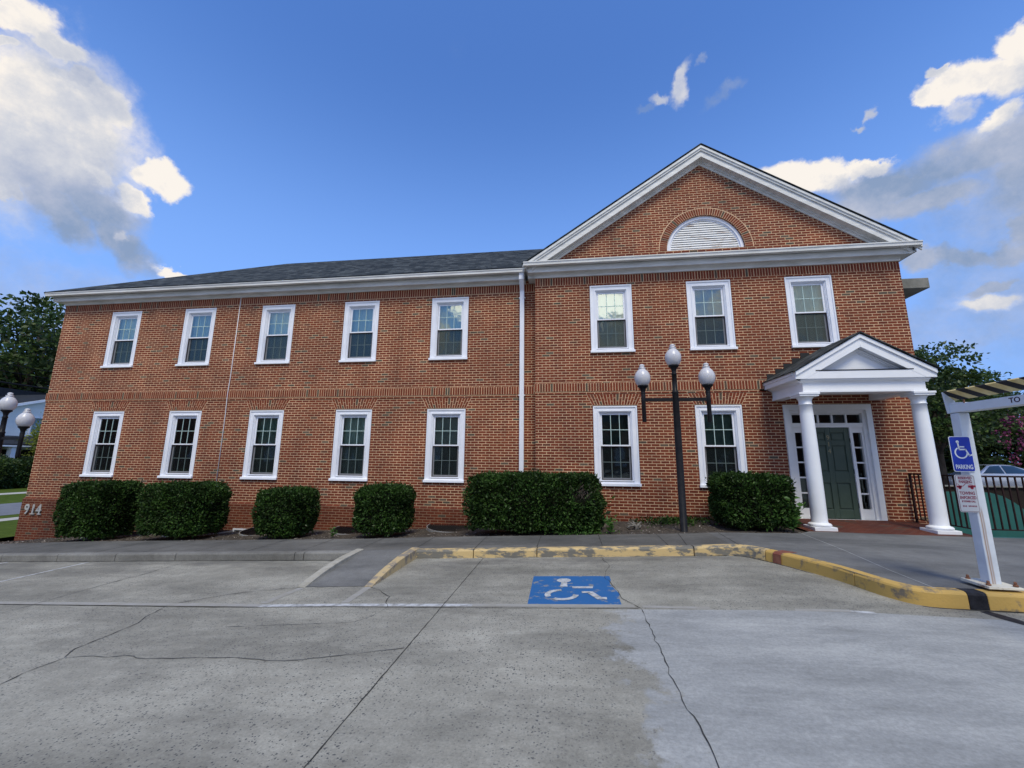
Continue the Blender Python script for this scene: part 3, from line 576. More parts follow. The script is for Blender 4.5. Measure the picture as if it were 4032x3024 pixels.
for a, b in (((-1.62, 8.60), (-1.62, 7.45)), ((-.53, 8.58), (-.54, 7.45)), ((.58, 8.58), (.57, 7.45)), ((1.66, 8.57), (1.64, 7.45)), ((2.07, 8.57), (1.93, 7.45)), ((-2.72, 8.6), (-2.71, 7.47)), ((-3.82, 8.6), (-3.80, 7.47)), ((-4.93, 8.6), (-4.9, 7.45)),
             ((-6.0, 8.6), (-6.0, 7.45)), ((-7.1, 8.6), (-7.1, 7.45)), ((-8.2, 8.6), (-8.2, 7.45)), ((-9.3, 8.62), (-9.3, 7.45)), ((-10.4, 8.65), (-10.4, 7.45)), ((-11.5, 8.65), (-11.5, 7.45)), ((-12.6, 8.68), (-12.6, 7.45))):
    strip(wj, [a, b], .012, hs, jit=.001, sub=.1)
strip(wj, [(2.78, 8.5), (2.72, 7.42)], .012, hs, jit=.001, sub=.1)
wj.build('pavement_joint', M['crack'], bpy.data.objects['sidewalk'], recalc=False)
sj = MB(); strip(sj, [(4.32, 8.8), (4.22, 7.9), (4.14, 7.2), (3.95, 6.05), (3.86, 5.24)], .010, hs, jit=.001, sub=.1)
M['palejoint'] = pm('pale_joint', (.42, .42, .40), .9); sj.build('pavement_joint', M['palejoint'], bpy.data.objects['porch_apron'], recalc=False)
pmk = MB(); strip(pmk, [(-3.72, 4.945), (-3.0, 4.955), (-1.55, 4.965), (-1.1, 4.97)], .085, hl, dz=.003, jit=.0, sub=.2); pmk.build('white_stripe', M['whiteroad'], lot, recalc=False)
pf = MB()
strip(pf, [(-1.1, 4.972), (.70, 4.965)], .09, hl, dz=.003); strip(pf, [(.78, 4.95), (2.8, 4.88)], .07, hl, dz=.003); strip(pf, [(-14, 4.995), (-7.4, 4.985), (-3.72, 4.96)], .10, hl, dz=.003)
strip(pf, [(-3.66, 5.66), (-3.74, 5.03)], .11, hl, dz=.003); strip(pf, [(-2.69, 5.66), (-2.68, 5.03)], .10, hl, dz=.003); pf.build('faded_stripe', M['fadedroad'], lot, recalc=False)
pw = MB(); strip(pw, [(2.8, 4.87), (3.35, 4.87), (3.5, 4.93)], .06, hl, dz=.003); strip(pw, [(-9.13, 7.25), (-9.07, 5.9)], .06, hl, dz=.003); strip(pw, [(-11.02, 7.28), (-11.06, 5.9)], .06, hl, dz=.003); pw.build('white_stripe', M['whiteroad'], lot, recalc=False)
# blue box with the wheelchair sign
bb = MB(); nb = 6
for i in range(nb):
    t0, t1 = i/nb, (i+1)/nb
    g = lambda t: (-.49+.02*(1-t)-.0, .57+.01*(1-t)); y0, y1 = 5.012+1.14*t0, 5.012+1.14*t1
    cutr = lambda t: .57 if t < .3 else (.60-.16*max(0, (t-.3)/.7) if t < .72 else .55)
    bb.poly([(-.47-.02*t0, y0, hl(-.47)+.003), (cutr(t0), y0, hl(.55)+.003), (cutr(t1), y1, hl(.55)+.003), (-.47-.02*t1, y1, hl(-.47)+.003)])
ed = MB(); strip(ed, [(-22, 7.298), (-3.85, 7.298)], .024, hl, dz=.006, jit=.002, sub=.15); strip(ed, [(-2.6, 7.325), (2.5, 7.325)], .026, hl, dz=.006, jit=.002, sub=.12); strip(ed, [(p[0]-.02, p[1]-.012) for p in KP[:51]]+[(4.6, 5.118), (9, 5.035)], .03, hl, dz=.006, jit=.002, sub=.12)
strip(ed, [(-3.60, 5.75), (-3.66, 7.3)], .016, lambda x: hl(x), dz=.007); ed.build('kerb_foot_dirt', M['crack'], lot, recalc=False)
mk = bb.build('painted_parking_symbol', M['bluepaint'], lot, recalc=False); tag(mk, 'worn blue square with a white wheelchair stencil painted on the concrete')
wm = MB(); Z = lambda x: hl(x)+.0065
def arcband(cx, cy, rx, ry, a0, a1, w, n=18):
    for i in range(n):
        p = []
        for t, s in ((i/n, 0), ((i+1)/n, 0), ((i+1)/n, 1), (i/n, 1)):
            a = R(a0+(a1-a0)*t); f = 1 - s*w; x = cx+rx*f*cos(a); y = cy+ry*f*sin(a); p.append((x, y, Z(x)))
        wm.poly(p)
def pl2(pts): wm.poly([(x, y, Z(x)) for x, y in pts])
pl2([(-.07+.095*cos(a_*pi/10), 5.94+.095*sin(a_*pi/10)) for a_ in range(20)])
pl2([(-.115, 5.66), (-.02, 5.66), (-.03, 5.87), (-.10, 5.87)])
pl2([(.04, 5.59), (.29, 5.59), (.30, 5.665), (.04, 5.67)])
arcband(-.08, 5.345, .215, .21, 95, 205, .32); arcband(-.085, 5.36, .20, .225, 235, 352, .32)
pl2([(.15, 5.40), (.24, 5.41), (.27, 5.465), (.15, 5.47)]); pl2([(.21, 5.42), (.32, 5.17), (.40, 5.19), (.28, 5.46)]); pl2([(.32, 5.17), (.43, 5.175), (.43, 5.25), (.36, 5.25)])
wm.build('wheelchair_symbol', M['whiteroad'], mk, recalc=False)
# sealed seam where the curved kerb meets the lot
tm = MB(); strip(tm, [(4.16, 5.10), (4.24, 4.72), (4.30, 4.3), (4.5, 3.0)], .13, hl, dz=.005, jit=.001, sub=.15); tm.build('tar_seam', M['tar'], lot, recalc=False)

# planting bed
zbed = lambda x, y: hs(x) - (.03 if x > -1.2 else .03+.11*max(0, (y-8.7)/2.1)) + .012*sin(x*7.3+y*3)*cos(x*2.1-y*5.7)
sheet('planting_bed', -17.2, 4.62, yb_walk, 10.86, zbed, M['mulch'], .18, ny=9)
cp = MB()
for i in range(8000):
    x = random.uniform(-16.8, 4.45); y = random.uniform(yb_walk(x)-.02, 10.7); z = zbed(x, y)+.004; s_ = random.uniform(.008, .028); a = random.uniform(0, pi); t_ = random.uniform(-.5, .5)
    d = Vector((cos(a), sin(a), t_))*s_; e_ = Vector((-sin(a), cos(a), random.uniform(-.4, .4)))*s_*random.uniform(.2, .5); c = Vector((x, y, z))
    cp.poly([c-d-e_, c+d-e_, c+d+e_, c-d+e_])
tag(cp.build('bark_mulch', M['chips'], recalc=False), 'scattered bark chips on the planting bed', 'mulch', kind='stuff')

# ------------------------------------------------------------------ the brick office building
WL, WG = 10.82, 10.45             # wall planes of the long wing and of the gabled wing
XL, XM, XR = -16.25, -.785, 8.065
bld = empty('brick_office_building', (-4, WL, -1.5), 'two-storey red brick office with white-trimmed sash windows and a gabled entrance wing', 'building')
WX = [-13.884, -11.242, -8.594, -5.918, -3.245]; GX = [1.198, 3.639, 5.992]
ZU, ZLO = (2.713, 4.565), (-.61, 1.353)
def wall_grid(mb, x0, x1, z0, z1, Y, holes, depth=.11):
    xs = sorted({x0, x1} | {h[0] for h in holes} | {h[1] for h in holes}); zs = sorted({z0, z1} | {h[2] for h in holes} | {h[3] for h in holes})
    zs = [z for z in zs if z0 <= z <= z1]
    for xa, xb in zip(xs[:-1], xs[1:]):
        for za, zb in zip(zs[:-1], zs[1:]):
            cx_, cz_ = (xa+xb)/2, (za+zb)/2
            if any(h[0] < cx_ < h[1] and h[2] < cz_ < h[3] for h in holes): continue
            mb.poly([(xa, Y, za), (xb, Y, za), (xb, Y, zb), (xa, Y, zb)])
    for h in holes:
        a, b, c, d = h; D_ = Y+depth
        mb.poly([(a, Y, c), (a, D_, c), (a, D_, d), (a, Y, d)]); mb.poly([(b, Y, c), (b, Y, d), (b, D_, d), (b, D_, c)])
        mb.poly([(a, Y, d), (a, D_, d), (b, D_, d), (b, Y, d)]); mb.poly([(a, Y, c), (b, Y, c), (b, D_, c), (a, D_, c)])
hw = .545
hL = [(x-hw, x+hw, z[0]+.05, z[1]) for x in WX for z in (ZU, ZLO)]
hG = [(x-hw, x+hw, ZU[0]+.05, ZU[1]) for x in GX] + [(x-hw, x+hw, ZLO[0]+.05, ZLO[1]) for x in GX[:2]] + [(5.08, 6.96, -1.26, 1.335)]
wb = MB()
wall_grid(wb, XL, XM, -1.25, 4.95, WL, hL)
wb.poly([(XM, WG, -1.5), (XM, WL, -1.5), (XM, WL, 5.1), (XM, WG, 5.1)])
wall_grid(wb, XM, XR, -1.5, 5.2, WG, [h if i < 5 else (h[0], h[1], -1.26, h[3]) for i, h in enumerate(hG)])
# other sides
wb.poly([(XL, WL, -1.25), (XL, 20.3, -1.25), (XL, 20.3, 4.95), (XL, WL, 4.95)]); wb.poly([(XR, WG, -3.2), (XR, WG, 5.2), (XR, 20.3, 5.2), (XR, 20.3, -3.2)]); wb.poly([(XL, 20.3, -3.2), (XR, 20.3, -3.2), (XR, 20.3, 5.2), (XL, 20.3, 5.2)])
# tympanum with a round-headed hole
acx, acz, ar = 3.655, 5.43, .965
zh = lambda x: 8.22-.667*abs(x-3.65)
xs = sorted({XM+i*(XR-XM)/60 for i in range(61)} | {acx+ar*cos(pi*i/40) for i in range(41)} | {3.65})
for xa, xb in zip(xs[:-1], xs[1:]):
    def zl_(x): return acz+math.sqrt(max(0, ar*ar-(x-acx)**2)) if abs(x-acx) <= ar+1e-6 else 5.2
    ins = abs((xa+xb)/2-acx) < ar
    la, lb = (zl_(xa), zl_(xb)) if ins else (5.2, 5.2)
    if zh(xa) > 5.2 or zh(xb) > 5.2: wb.poly([(xa, WG, la), (xb, WG, lb), (xb, WG, zh(xb)), (xa, WG, zh(xa))])
    if ins:
        wb.poly([(xa, WG, 5.2), (xb, WG, 5.2), (xb, WG, acz), (xa, WG, acz)])
        wb.poly([(xa, WG, la), (xa, WG+.12, la), (xb, WG+.12, lb), (xb, WG, lb)])
wb.poly([(acx-ar, WG, acz), (acx+ar, WG, acz), (acx+ar, WG+.12, acz), (acx-ar, WG+.12, acz)])
wall = wb.build('wall', M['brick'], bld, uvbox=True, recalc=False)
bs = MB(); bs.box(XL-.035, XM, WL-.035, WL+.1, -3.2, -1.28); bs.poly([(XL-.035, WL-.035, -1.28), (XM, WL-.035, -1.28), (XM, WL, -1.235), (XL, WL, -1.235)]); bs.poly([(XL-.035, WL, -3.2), (XL-.035, 20.3, -3.2), (XL-.035, 20.3, -1.28), (XL-.035, WL, -1.28)])
bs.poly([(XL-.035, WL-.035, -1.28), (XL-.035, 20.3, -1.28), (XL, 20.3, -1.235), (XL, WL, -1.235)])
bs.build('wall_base', M['brick_base'], bld, uvbox=True)
M['brick_gbase'] = brick_mat('brick_gable_base', mortar=(.44, .28, .18), dark=.92)
gb = MB(); gb.box(XM-.02, 5.06, WG-.03, WG+.1, -1.75, -1.245); gb.box(6.98, XR+.02, WG-.028, WG+.1, -1.75, -1.245); gb.build('wall_base', M['brick_gbase'], bld, uvbox=True)
# floors inside keep the rooms dark
fl_ = MB(); fl_.box(XL+.1, XR-.1, 11.3, 20.2, 1.9, 2.2); fl_.box(XL+.1, XR-.1, 11.3, 20.2, 4.85, 4.94); fl_.box(XL+.1, XR-.1, 13.5, 13.6, -1.5, 4.85)
for x in (-15, -12.56, -9.92, -7.25, -4.58, -.9, 2.42, 4.82, 7.4): fl_.box(x-.05, x+.05, 11.0, 13.5, -1.5, 4.85)
fl_.build('interior_wall', M['room'], bld)

# soldier courses, string courses, flat arches
def brick_poly(mb, pts, Y, proud=.004, thick=.03):
    # pts: four (x,z) corners
    cx_ = sum(p[0] for p in pts)/4; cz_ = sum(p[1] for p in pts)/4
    j = random.uniform(-.0012, .0012)
    f = [(x, Y-proud+j, z) for x, z in pts]; b = [(x, Y+thick, z) for x, z in pts]
    mb.faces(f+b, [(0, 1, 2, 3), (0, 4, 5, 1), (1, 5, 6, 2), (2, 6, 7, 3), (3, 7, 4, 0)])
def soldier(x0, x1, z0, z1, Y, proud, name):
    bk = MB(); n = round((x1-x0)/.0677); st = (x1-x0)/n; g = .0068
    for i in range(n):
        w_ = random.uniform(-.002, .002); brick_poly(bk, [(x0+i*st+g+w_, z0+.006), (x0+(i+1)*st-g+w_, z0+.006), (x0+(i+1)*st-g+w_, z1-.006), (x0+i*st+g+w_, z1-.006)], Y, proud+.003)
    s_ = MB(); s_.box(x0, x1, Y-proud, Y+.02, z0, z1)
    o = s_.build(name, M['mortar'], bld); bk.build('bricks', M['brick_unit'], o); return o
soldier(XL-.002, XM, 4.615, 4.845, WL, .003, 'soldier_course'); soldier(XM-.002, XR+.002, 4.60, 4.825, WG, .003, 'soldier_course')
soldier(XL-.02, XM, 1.715, 1.93, WL, .02, 'string_course'); soldier(XM-.02, XR+.02, 1.715, 1.93, WG, .02, 'string_course')
lip = MB(); lip.box(XL-.012, XM, WL-.012, WL+.02, 1.648, 1.712); lip.box(XM-.012, XR+.012, WG-.012, WG+.02, 1.648, 1.712)
lip.build('string_course_ledge', M['brick'], bld, uvbox=True)
def flat_arch(xc, z0, z1, Y):
    b0, b1 = .545, .69; n = 17; bk = MB(); g = .0068
    for i in range(n):
        a0, a1 = -1+2*i/n, -1+2*(i+1)/n
        def X(a, t): return xc + a*(b0+(b1-b0)*t)
        sp = .36 if i % 2 else .64
        for t0, t1 in ((0, sp), (sp, 1)):
            gt = .02
            brick_poly(bk, [(X(a0, t0+gt)+g, z0+(z1-z0)*(t0+gt)), (X(a1, t0+gt)-g, z0+(z1-z0)*(t0+gt)), (X(a1, t1-gt)-g, z0+(z1-z0)*(t1-gt)), (X(a0, t1-gt)+g, z0+(z1-z0)*(t1-gt))], Y, .006)
    s_ = MB(); s_.prism([(xc-b0-.006, z0), (xc+b0+.006, z0), (xc+b1+.008, z1), (xc-b1-.008, z1)], 'y', Y-.003, Y+.02)
    o = s_.build('flat_arch', M['mortar'], bld); bk.build('bricks', M['brick_unit'], o)
for x in WX: flat_arch(x, 1.362, 1.645, WL)
for x in GX[:2]: flat_arch(x, 1.362, 1.645, WG)
# half-round louvred vent with its brick arch
ra = MB(); n = 56
for i in range(n):
    a0, a1 = pi*i/n, pi*(i+1)/n; g = .0062; r0, r1 = .972, 1.155
    brick_poly(ra, [(acx+r*cos(a)+(-g if k else g)*sin(a)*-1, acz+r*sin(a)+(-g if k else g)*cos(a)) for r, a, k in ((r0, a0, 0), (r1, a0, 0), (r1, a1, 1), (r0, a1, 1))], WG, .006)
rm = MB()
for i in range(n):
    a0, a1 = pi*i/n, pi*(i+1)/n
    rm.faces([(acx+r*cos(a), y, acz+r*sin(a)) for y in (WG-.003, WG+.02) for r, a in ((.967, a0), (1.175, a0), (1.175, a1), (.967, a1))], [(0, 1, 2, 3), (1, 5, 6, 2), (0, 3, 7, 4)])
ao = rm.build('round_arch', M['mortar'], bld); ra.build('bricks', M['brick_unit'], ao)
vf = MB(); n = 40
for i in range(n):
    a0, a1 = pi*i/n, pi*(i+1)/n
    for (r0, r1, y0) in ((.885, .962, WG+.05), (.85, .885, WG+.085)):
        vf.faces([(acx+r*cos(a), y, acz+r*sin(a)) for y in (y0, WG+.14) for r, a in ((r0, a0), (r1, a0), (r1, a1), (r0, a1))], [(0, 1, 2, 3), (1, 5, 6, 2), (0, 3, 7, 4)])
vf.box(acx-.95, acx+.95, WG+.04, WG+.13, acz+.001, acz+.022)
vent = vf.build('louvred_vent', M['wwindow'], bld)
lv = MB()
for i in range(14):
    z0 = acz+.025+i*.063; hwid = math.sqrt(max(.01, .868**2-(z0-acz+.02)**2))
    lv.faces([(acx-hwid, WG+.080, z0), (acx+hwid, WG+.080, z0), (acx+hwid*.985, WG+.10, z0+.050), (acx-hwid*.985, WG+.10, z0+.050), (acx-hwid, WG+.10, z0-.004), (acx+hwid, WG+.10, z0-.004)], [(0, 1, 2, 3), (4, 5, 1, 0)])
lv.build('louvre', M['peeling'], vent, recalc=False)
vb = MB(); vb.poly([(acx-.96, WG+.125, acz), (acx+.96, WG+.125, acz)] + [(acx+.96*cos(pi*i/20), WG+.125, acz+.96*sin(pi*i/20)) for i in range(1, 20)]); vb.build('backing', M['dark'], vent, recalc=False)

# windows
blinds = {}
def bm_(name, c, c2=None): blinds[name] = pm('blind_'+name, c, .85, c2 or tuple(.85*x for x in c), .9, 3)
bm_('pale', (.86, .92, .87)); bm_('teal', (.62, .72, .72)); bm_('shade', (.30, .35, .31)); bm_('grey', (.58, .63, .59)); bm_('dim', (.13, .145, .13)); bm_('unlit_room', (.012, .016, .015)); bm_('bright', (.42, .52, .50))
def ring(mb, x0, x1, z0, z1, w, y0, y1, wb_=None, wt=None):
    wb_ = w if wb_ is None else wb_; wt = w if wt is None else wt
    mb.box(x0, x0+w, y0, y1, z0, z1); mb.box(x1-w, x1, y0, y1, z0, z1); mb.box(x0+w, x1-w, y0, y1, z1-wt, z1); mb.box(x0+w, x1-w, y0, y1, z0, z0+wb_)
def window(xc, z, Y, bl, slats=False):
    z0, z1 = z; x0, x1 = xc-hw+.010, xc+hw-.010; zs = z0+.085
    cs = MB(); t = z1-.012
    ring(cs, x0, x1, zs-.02, t, .135, Y+.022, Y+.13, .03, .135)
    o = cs.build('window', M['wwindow'], bld, bevel=.004)
    bd = MB(); ring(bd, x0, x1, zs-.02, t, .032, Y+.003, Y+.025, .001, .035); ring(bd, x0+.135, x1-.135, zs+.03, t-.135, .020, Y+.034, Y+.06, .02); ring(bd, x0+.105, x1-.105, zs-.02, t-.105, .03, Y+.008, Y+.024, .001, .03); bd.build('moulding', M['wwindow'], o, bevel=.003)
    sl = MB(); sl.prism([(Y-.055, z0), (Y+.1, z0), (Y+.1, zs-.01), (Y-.05, zs-.022)], 'x', x0-.022, x1+.022); sl.build('sill', M['wwindow'], o, bevel=.004)
    a, b, c, d = x0+.15, x1-.15, zs+.025, t-.15       # sash opening
    jb = MB(); ring(jb, a-.003, b+.003, c-.003, d+.003, .022, Y+.055, Y+.15, .03, .025); jb.build('frame', M['wwindow'], o, bevel=.002)
    a, b, c, d = a+.022, b-.022, c+.030, d-.025; mid = (c+d)/2+.01
    us = MB(); ring(us, a, b, mid-.012, d, .045, Y+.078, Y+.108, .035, .042); us.build('upper_sash', M['wwindow'], o, bevel=.002)
    ls = MB(); ring(ls, a, b, c, mid+.02, .045, Y+.110, Y+.140, .05, .035); ls.build('lower_sash', M['wwindow'], o, bevel=.002)
    ga, gb_ = a+.043, b-.043
    g1 = MB(); g1.poly([(ga, Y+.088, mid+.018), (gb_, Y+.088, mid+.018), (gb_, Y+.088, d-.038), (ga, Y+.088, d-.038)]); g1.build('pane', M['glass'], o, recalc=False)
    g2_ = MB(); g2_.poly([(ga, Y+.120, c+.045), (gb_, Y+.120, c+.045), (gb_, Y+.120, mid-.012), (ga, Y+.120, mid-.012)]); g2_.build('pane', M['glass'], o, recalc=False)
    mu = MB()
    for (zz0, zz1, yy) in ((mid+.015, d-.036, Y+.0800), (c+.043, mid-.012, Y+.1120)):
        for k in (1, 2): xm = ga+(gb_-ga)*k/3; mu.box(xm-.008, xm+.008, yy, yy+.006, zz0, zz1)
        zm = (zz0+zz1)/2; mu.box(ga-.002, gb_+.002, yy+.0005, yy+.0065, zm-.008, zm+.008)
    mu.build('muntin_grid', M['muntin'], o)
    sc = MB(); sc.poly([(a+.01, Y+.092, c+.0), (b-.01, Y+.092, c+.0), (b-.01, Y+.092, mid-.014), (a+.01, Y+.092, mid-.014)]); sc.build('insect_screen', M['screen'], o, recalc=False)
    sfm = MB(); ring(sfm, a+.003, b-.003, c-.002, mid-.013, .012, Y+.0775, Y+.0915, .012, .020); sfm.build('dark_screen_ring', M['brownblack'], o)  # dark ring around the screen, widest along its top
    bd_ = MB()
    if slats:
        k = int((d-c)/.026)
        for i in range(k): zz = c+.03+i*.026; bd_.faces([(a, Y+.185, zz), (b, Y+.185, zz), (b, Y+.200, zz+.020), (a, Y+.200, zz+.020)], [(0, 1, 2, 3)])
    else:
        k = 26
        for i in range(k):
            xa, xb = a+(b-a)*i/k, a+(b-a)*(i+1)/k; f = lambda u: Y+.2+.010*sin(u*47+xc*3)+.006*sin(u*113)
            bd_.poly([(xa, f(xa), c-.02), (xb, f(xb), c-.02), (xb, f(xb), d+.02), (xa, f(xa), d+.02)], sm=True)
    bd_.build('blind' if slats else 'curtain_or_dark_sheet', blinds[bl], o, recalc=False)
M['muntin'] = pm('muntin', (.46, .60, .57), .5)
for x, b_, s_ in zip(WX, ('pale', 'teal', 'pale', 'teal', 'teal'), (0, 0, 0, 0, 0)): window(x, ZU, WL, b_, s_)
for x, b_, s_ in zip(WX, ('unlit_room', 'unlit_room', 'shade', 'grey', 'grey'), (0, 0, 0, 0, 1)): window(x, ZLO, WL, b_, s_)  # near-black sheets in the first two windows paint unlit rooms without blinds
for x, b_, s_ in zip(GX, ('pale', 'teal', 'teal'), (0, 1, 0)): window(x, ZU, WG, b_, s_)
for x, b_, s_ in zip(GX[:2], ('dim', 'shade'), (1, 1)): window(x, ZLO, WG, b_, s_)
# front door with sidelights and transom
dm = MB(); Y = WG; ring(dm, 5.083, 6.957, -1.25, 1.33, .115, Y-.035, Y+.12, .001, .13); ring(dm, 5.198, 6.842, -1.25, 1.20, .07, Y+.02, Y+.14, .001, .07)
dm.box(5.268, 6.772, Y+.03, Y+.15, .80, .90); dm.box(5.268, 6.772, Y+.07, Y+.15, 1.10, 1.13)
dm.box(5.49, 5.555, Y+.03, Y+.15, -1.25, .80); dm.box(6.475, 6.535, Y+.03, Y+.15, -1.25, .80); dm.box(5.268, 5.31, Y+.05, Y+.15, -1.25, .80); dm.box(6.73, 6.772, Y+.05, Y+.15, -1.25, .80)
dm.box(5.31, 5.49, Y+.05, Y+.15, -1.25, -1.03); dm.box(6.535, 6.73, Y+.05, Y+.15, -1.25, -1.03); dm.box(5.31, 5.49, Y+.05, Y+.15, .68, .80); dm.box(6.535, 6.73, Y+.05, Y+.15, .68, .80)
for zz in (.34, -.005, -.35, -.695): dm.box(5.31, 5.49, Y+.085, Y+.12, zz-.017, zz+.017); dm.box(6.535, 6.73, Y+.085, Y+.12, zz-.017, zz+.017)
for xx in (5.56, 5.865, 6.165, 6.465): dm.box(xx-.018, xx+.018, Y+.075, Y+.12, .90, 1.10)
dfr = dm.build('door_surround', M['wpaint'], bld, bevel=.004)
dg = MB()
for a, b, c, d in ((5.31, 5.49, -1.03, .68), (6.535, 6.73, -1.03, .68), (5.268, 6.772, .90, 1.10)): dg.poly([(a, Y+.11, c), (b, Y+.11, c), (b, Y+.11, d), (a, Y+.11, d)])
dg.build('pane', M['glassdark'], dfr, recalc=False)
dr = MB(); x0, x1, z0, z1 = 5.557, 6.473, -1.245, .80
dr.box(x0, x1, Y+.085, Y+.10, z0, z1)
for a, b, c, d in ((x0, x0+.11, z0, z1), (x1-.11, x1, z0, z1), (5.96, 6.07, z0, z1)): dr.box(a, b, Y+.06, Y+.087, c, d)
for a, b in ((x0+.11, 5.96), (6.07, x1-.11)):
    for c, d in ((z0, z0+.20), (-.46, -.21), (.38, .49), (.68, z1)): dr.box(a, b, Y+.0605, Y+.0865, c, d)
for xa, xb in ((5.69, 5.94), (6.09, 6.34)):
    for za, zb in ((-1.02, -.49), (-.18, .35), (.515, .655)): dr.box(xa+.01, xb-.01, Y+.068, Y+.0855, za, zb)
door = dr.build('door', M['greendoor'], bld, bevel=.006)
text_obj('door_number', '9', M['bronze'], door, .15, (6.015, Y+.056, .515)); text_obj('door_number', '1', M['bronze'], door, .15, (6.015, Y+.056, .36)); text_obj('door_number', '4', M['bronze'], door, .15, (6.015, Y+.056, .205))
hg = MB()
for zz in (.50, -.20, -.95): hg.tube([(6.478, Y+.055, zz-.05), (6.478, Y+.055, zz+.05)], .009, 8)
hg.build('hinge', M['black'], door); kn = MB(); kn.lathe([(.0, -.13), (.025, -.12), (.03, -.10), (.02, -.08), (0, -.075)], 5.625, Y+.03, 12); kn.build('handle', M['bronze'], door)
dth = MB(); dth.box(5.2, 6.84, Y-.05, Y+.1, -1.33, -1.252); dth.build('door_sill', M['brick_gbase'], bld, uvbox=True)

# cornices
def cornice_x(x0, x1, Yw, zt, gy, fy, zfr):
    # gutter with an ogee front, fascia, soffit, frieze
    g = MB(); g.prism([(gy+.02, zt-.10), (gy+.12, zt-.10), (gy+.12, zt), (gy, zt), (gy, zt-.025), (gy+.012, zt-.035), (gy+.018, zt-.06)], 'x', x0, x1)
    gut = g.build('gutter', M['wcornice'], bld)
    f = MB(); f.box(x0+.12, x1-(.12 if x1 > 5 else 0), fy, fy+.03, zt-.24, zt-.06); f.box(x0+.12, x1-(.12 if x1 > 5 else 0), fy-.018, fy, zt-.115, zt-.10)
    f.box(x0+.13, x1-(.12 if x1 > 5 else 0), fy+.03, Yw+.02, zt-.235, zt-.215)
    f.build('fascia', M['wcornice'], bld)
    h = MB(); xa, xb = (max(x0, XL-.03) if Yw == WL else XM-.03), (min(x1, XR+.03)); h.box(xa, xb, Yw-.028, Yw+.02, zfr, zt-.236)
    h.prism([(Yw-.028, zt-.275), (Yw-.03, zt-.275), (Yw-.065, zt-.236), (Yw-.028, zt-.236)], 'x', xa, xb)
    h.build('frieze', M['wcornice'], bld)
cornice_x(-16.60, -1.08, WL, 5.155, 10.42, 10.62, 4.845)
cornice_x(-1.08, 8.38, WG, 5.165, 10.09, 10.265, 4.83)
# side returns
rt_ = MB()
rt_.box(-16.60, -16.48, 10.60, 20.6, 5.075, 5.172); rt_.box(-16.48, -16.25, 10.60, 20.6, 4.94, 4.96); rt_.box(-16.49, -16.465, 10.6, 20.6, 4.94, 5.12); rt_.box(-16.28, -16.24, 10.845, 20.3, 4.845, 4.935)
rt_.box(8.34, 8.46, 10.295, 20.6, 5.10, 5.198); rt_.box(8.06, 8.34, 10.26, 20.6, 4.965, 4.985); rt_.box(8.32, 8.345, 10.26, 20.6, 4.965, 5.14); rt_.box(8.06, 8.095, 10.475, 20.3, 4.83, 4.96)
rt_.box(-1.10, -.98, 10.295, 12.2, 5.10, 5.198); rt_.box(-.98, -.785, 10.26, 12.2, 4.965, 4.985); rt_.box(-1.00, -.975, 10.26, 12.2, 4.965, 5.14); rt_.box(-.815, -.78, 10.475, 10.80, 4.84, 4.96)
rt_.box(-.985, -.79, 10.48, 10.85, 4.86, 4.964)
rt_.build('cornice_return', M['wcornice'], bld)
lg = MB(); lg.faces([(-1.0, 10.20, 5.155), (8.30, 10.20, 5.155), (8.36, WG+.01, 5.235), (-1.0, WG+.01, 5.235)], [(0, 1, 2, 3)]); lg.build('pediment_ledge', M['shingle'], bld, uvbox=True, recalc=False)
# rakes of the big gable
def rake(mb, y0, y1, dz0, dz1, xe=0.0):
    # band following both slopes, vertical offsets below the roof line
    ap = 8.30; X = (-1.10+xe, 3.65, 8.42-xe); zz = lambda x: ap-.663*abs(x-3.65)
    for xa, xb in ((X[0], X[1]), (X[1], X[2])):
        mb.faces([(x, y, zz(x)-d) for y in (y0, y1) for x, d in ((xa, dz0), (xb, dz0), (xb, dz1), (xa, dz1))], [(0, 1, 2, 3), (4, 7, 6, 5), (0, 4, 5, 1), (2, 6, 7, 3), (0, 3, 7, 4), (1, 5, 6, 2)])
rk = MB(); rake(rk, 10.17, 10.21, .035, .105); rake(rk, 10.195, 10.23, .105, .165); rake(rk, 10.225, 10.28, .17, .335, .25); rake(rk, 10.28, WG, .315, .335, .3)
rk.build('rake_board', M['wcornice'], bld)
rf = MB(); rake(rf, WG-.03, WG+.01, .336, .435, .55); rake(rf, WG-.07, WG-.03, .336, .37, .5); rf.build('rake_frieze', M['wcornice'], bld)
# roofs
def roof_part(name, quads):
    mb = MB(); me = bpy.data.meshes.new(name); off = LOC[bld.name]; V, F, U = [], [], []
    for pts in quads:
        P = [Vector(p) for p in pts]; n_ = (P[1]-P[0]).cross(P[2]-P[0]).normalized()
        if n_.z < 0: n_ = -n_
        s_ = Vector((0, 0, 1)).cross(n_).normalized(); t_ = n_.cross(s_)
        b = len(V); V += [p-Vector(off) for p in P]; F.append(tuple(range(b, b+len(P)))); U += [(p.dot(s_), p.dot(t_)) for p in P]
    me.from_pydata(V, [], F); uv = me.uv_layers.new(name='UVMap')
    for i, l in enumerate(me.loops): uv.data[i].uv = U[l.vertex_index]
    o = link(name, me, M['shingle'], bld); sf = o.modifiers.new('thick', 'SOLIDIFY'); sf.thickness = .02; sf.offset = 0; return o
ez, ey = 5.165, 10.41; rX, rY, rZ = -11.92, 15.18, 8.26
roof_part('roof', [[(-16.62, ey, ez), (3.2, ey, ez), (3.2, rY, rZ), (rX, rY, rZ)], [(-16.62, ey, ez), (rX, rY, rZ), (-16.62, 19.9, ez)], [(3.2, rY, rZ), (3.2, 19.9+.5, ez), (-16.62, 19.9+.5, ez), (rX, rY, rZ)]])
g0 = 8.30; ge = g0-.663*4.77
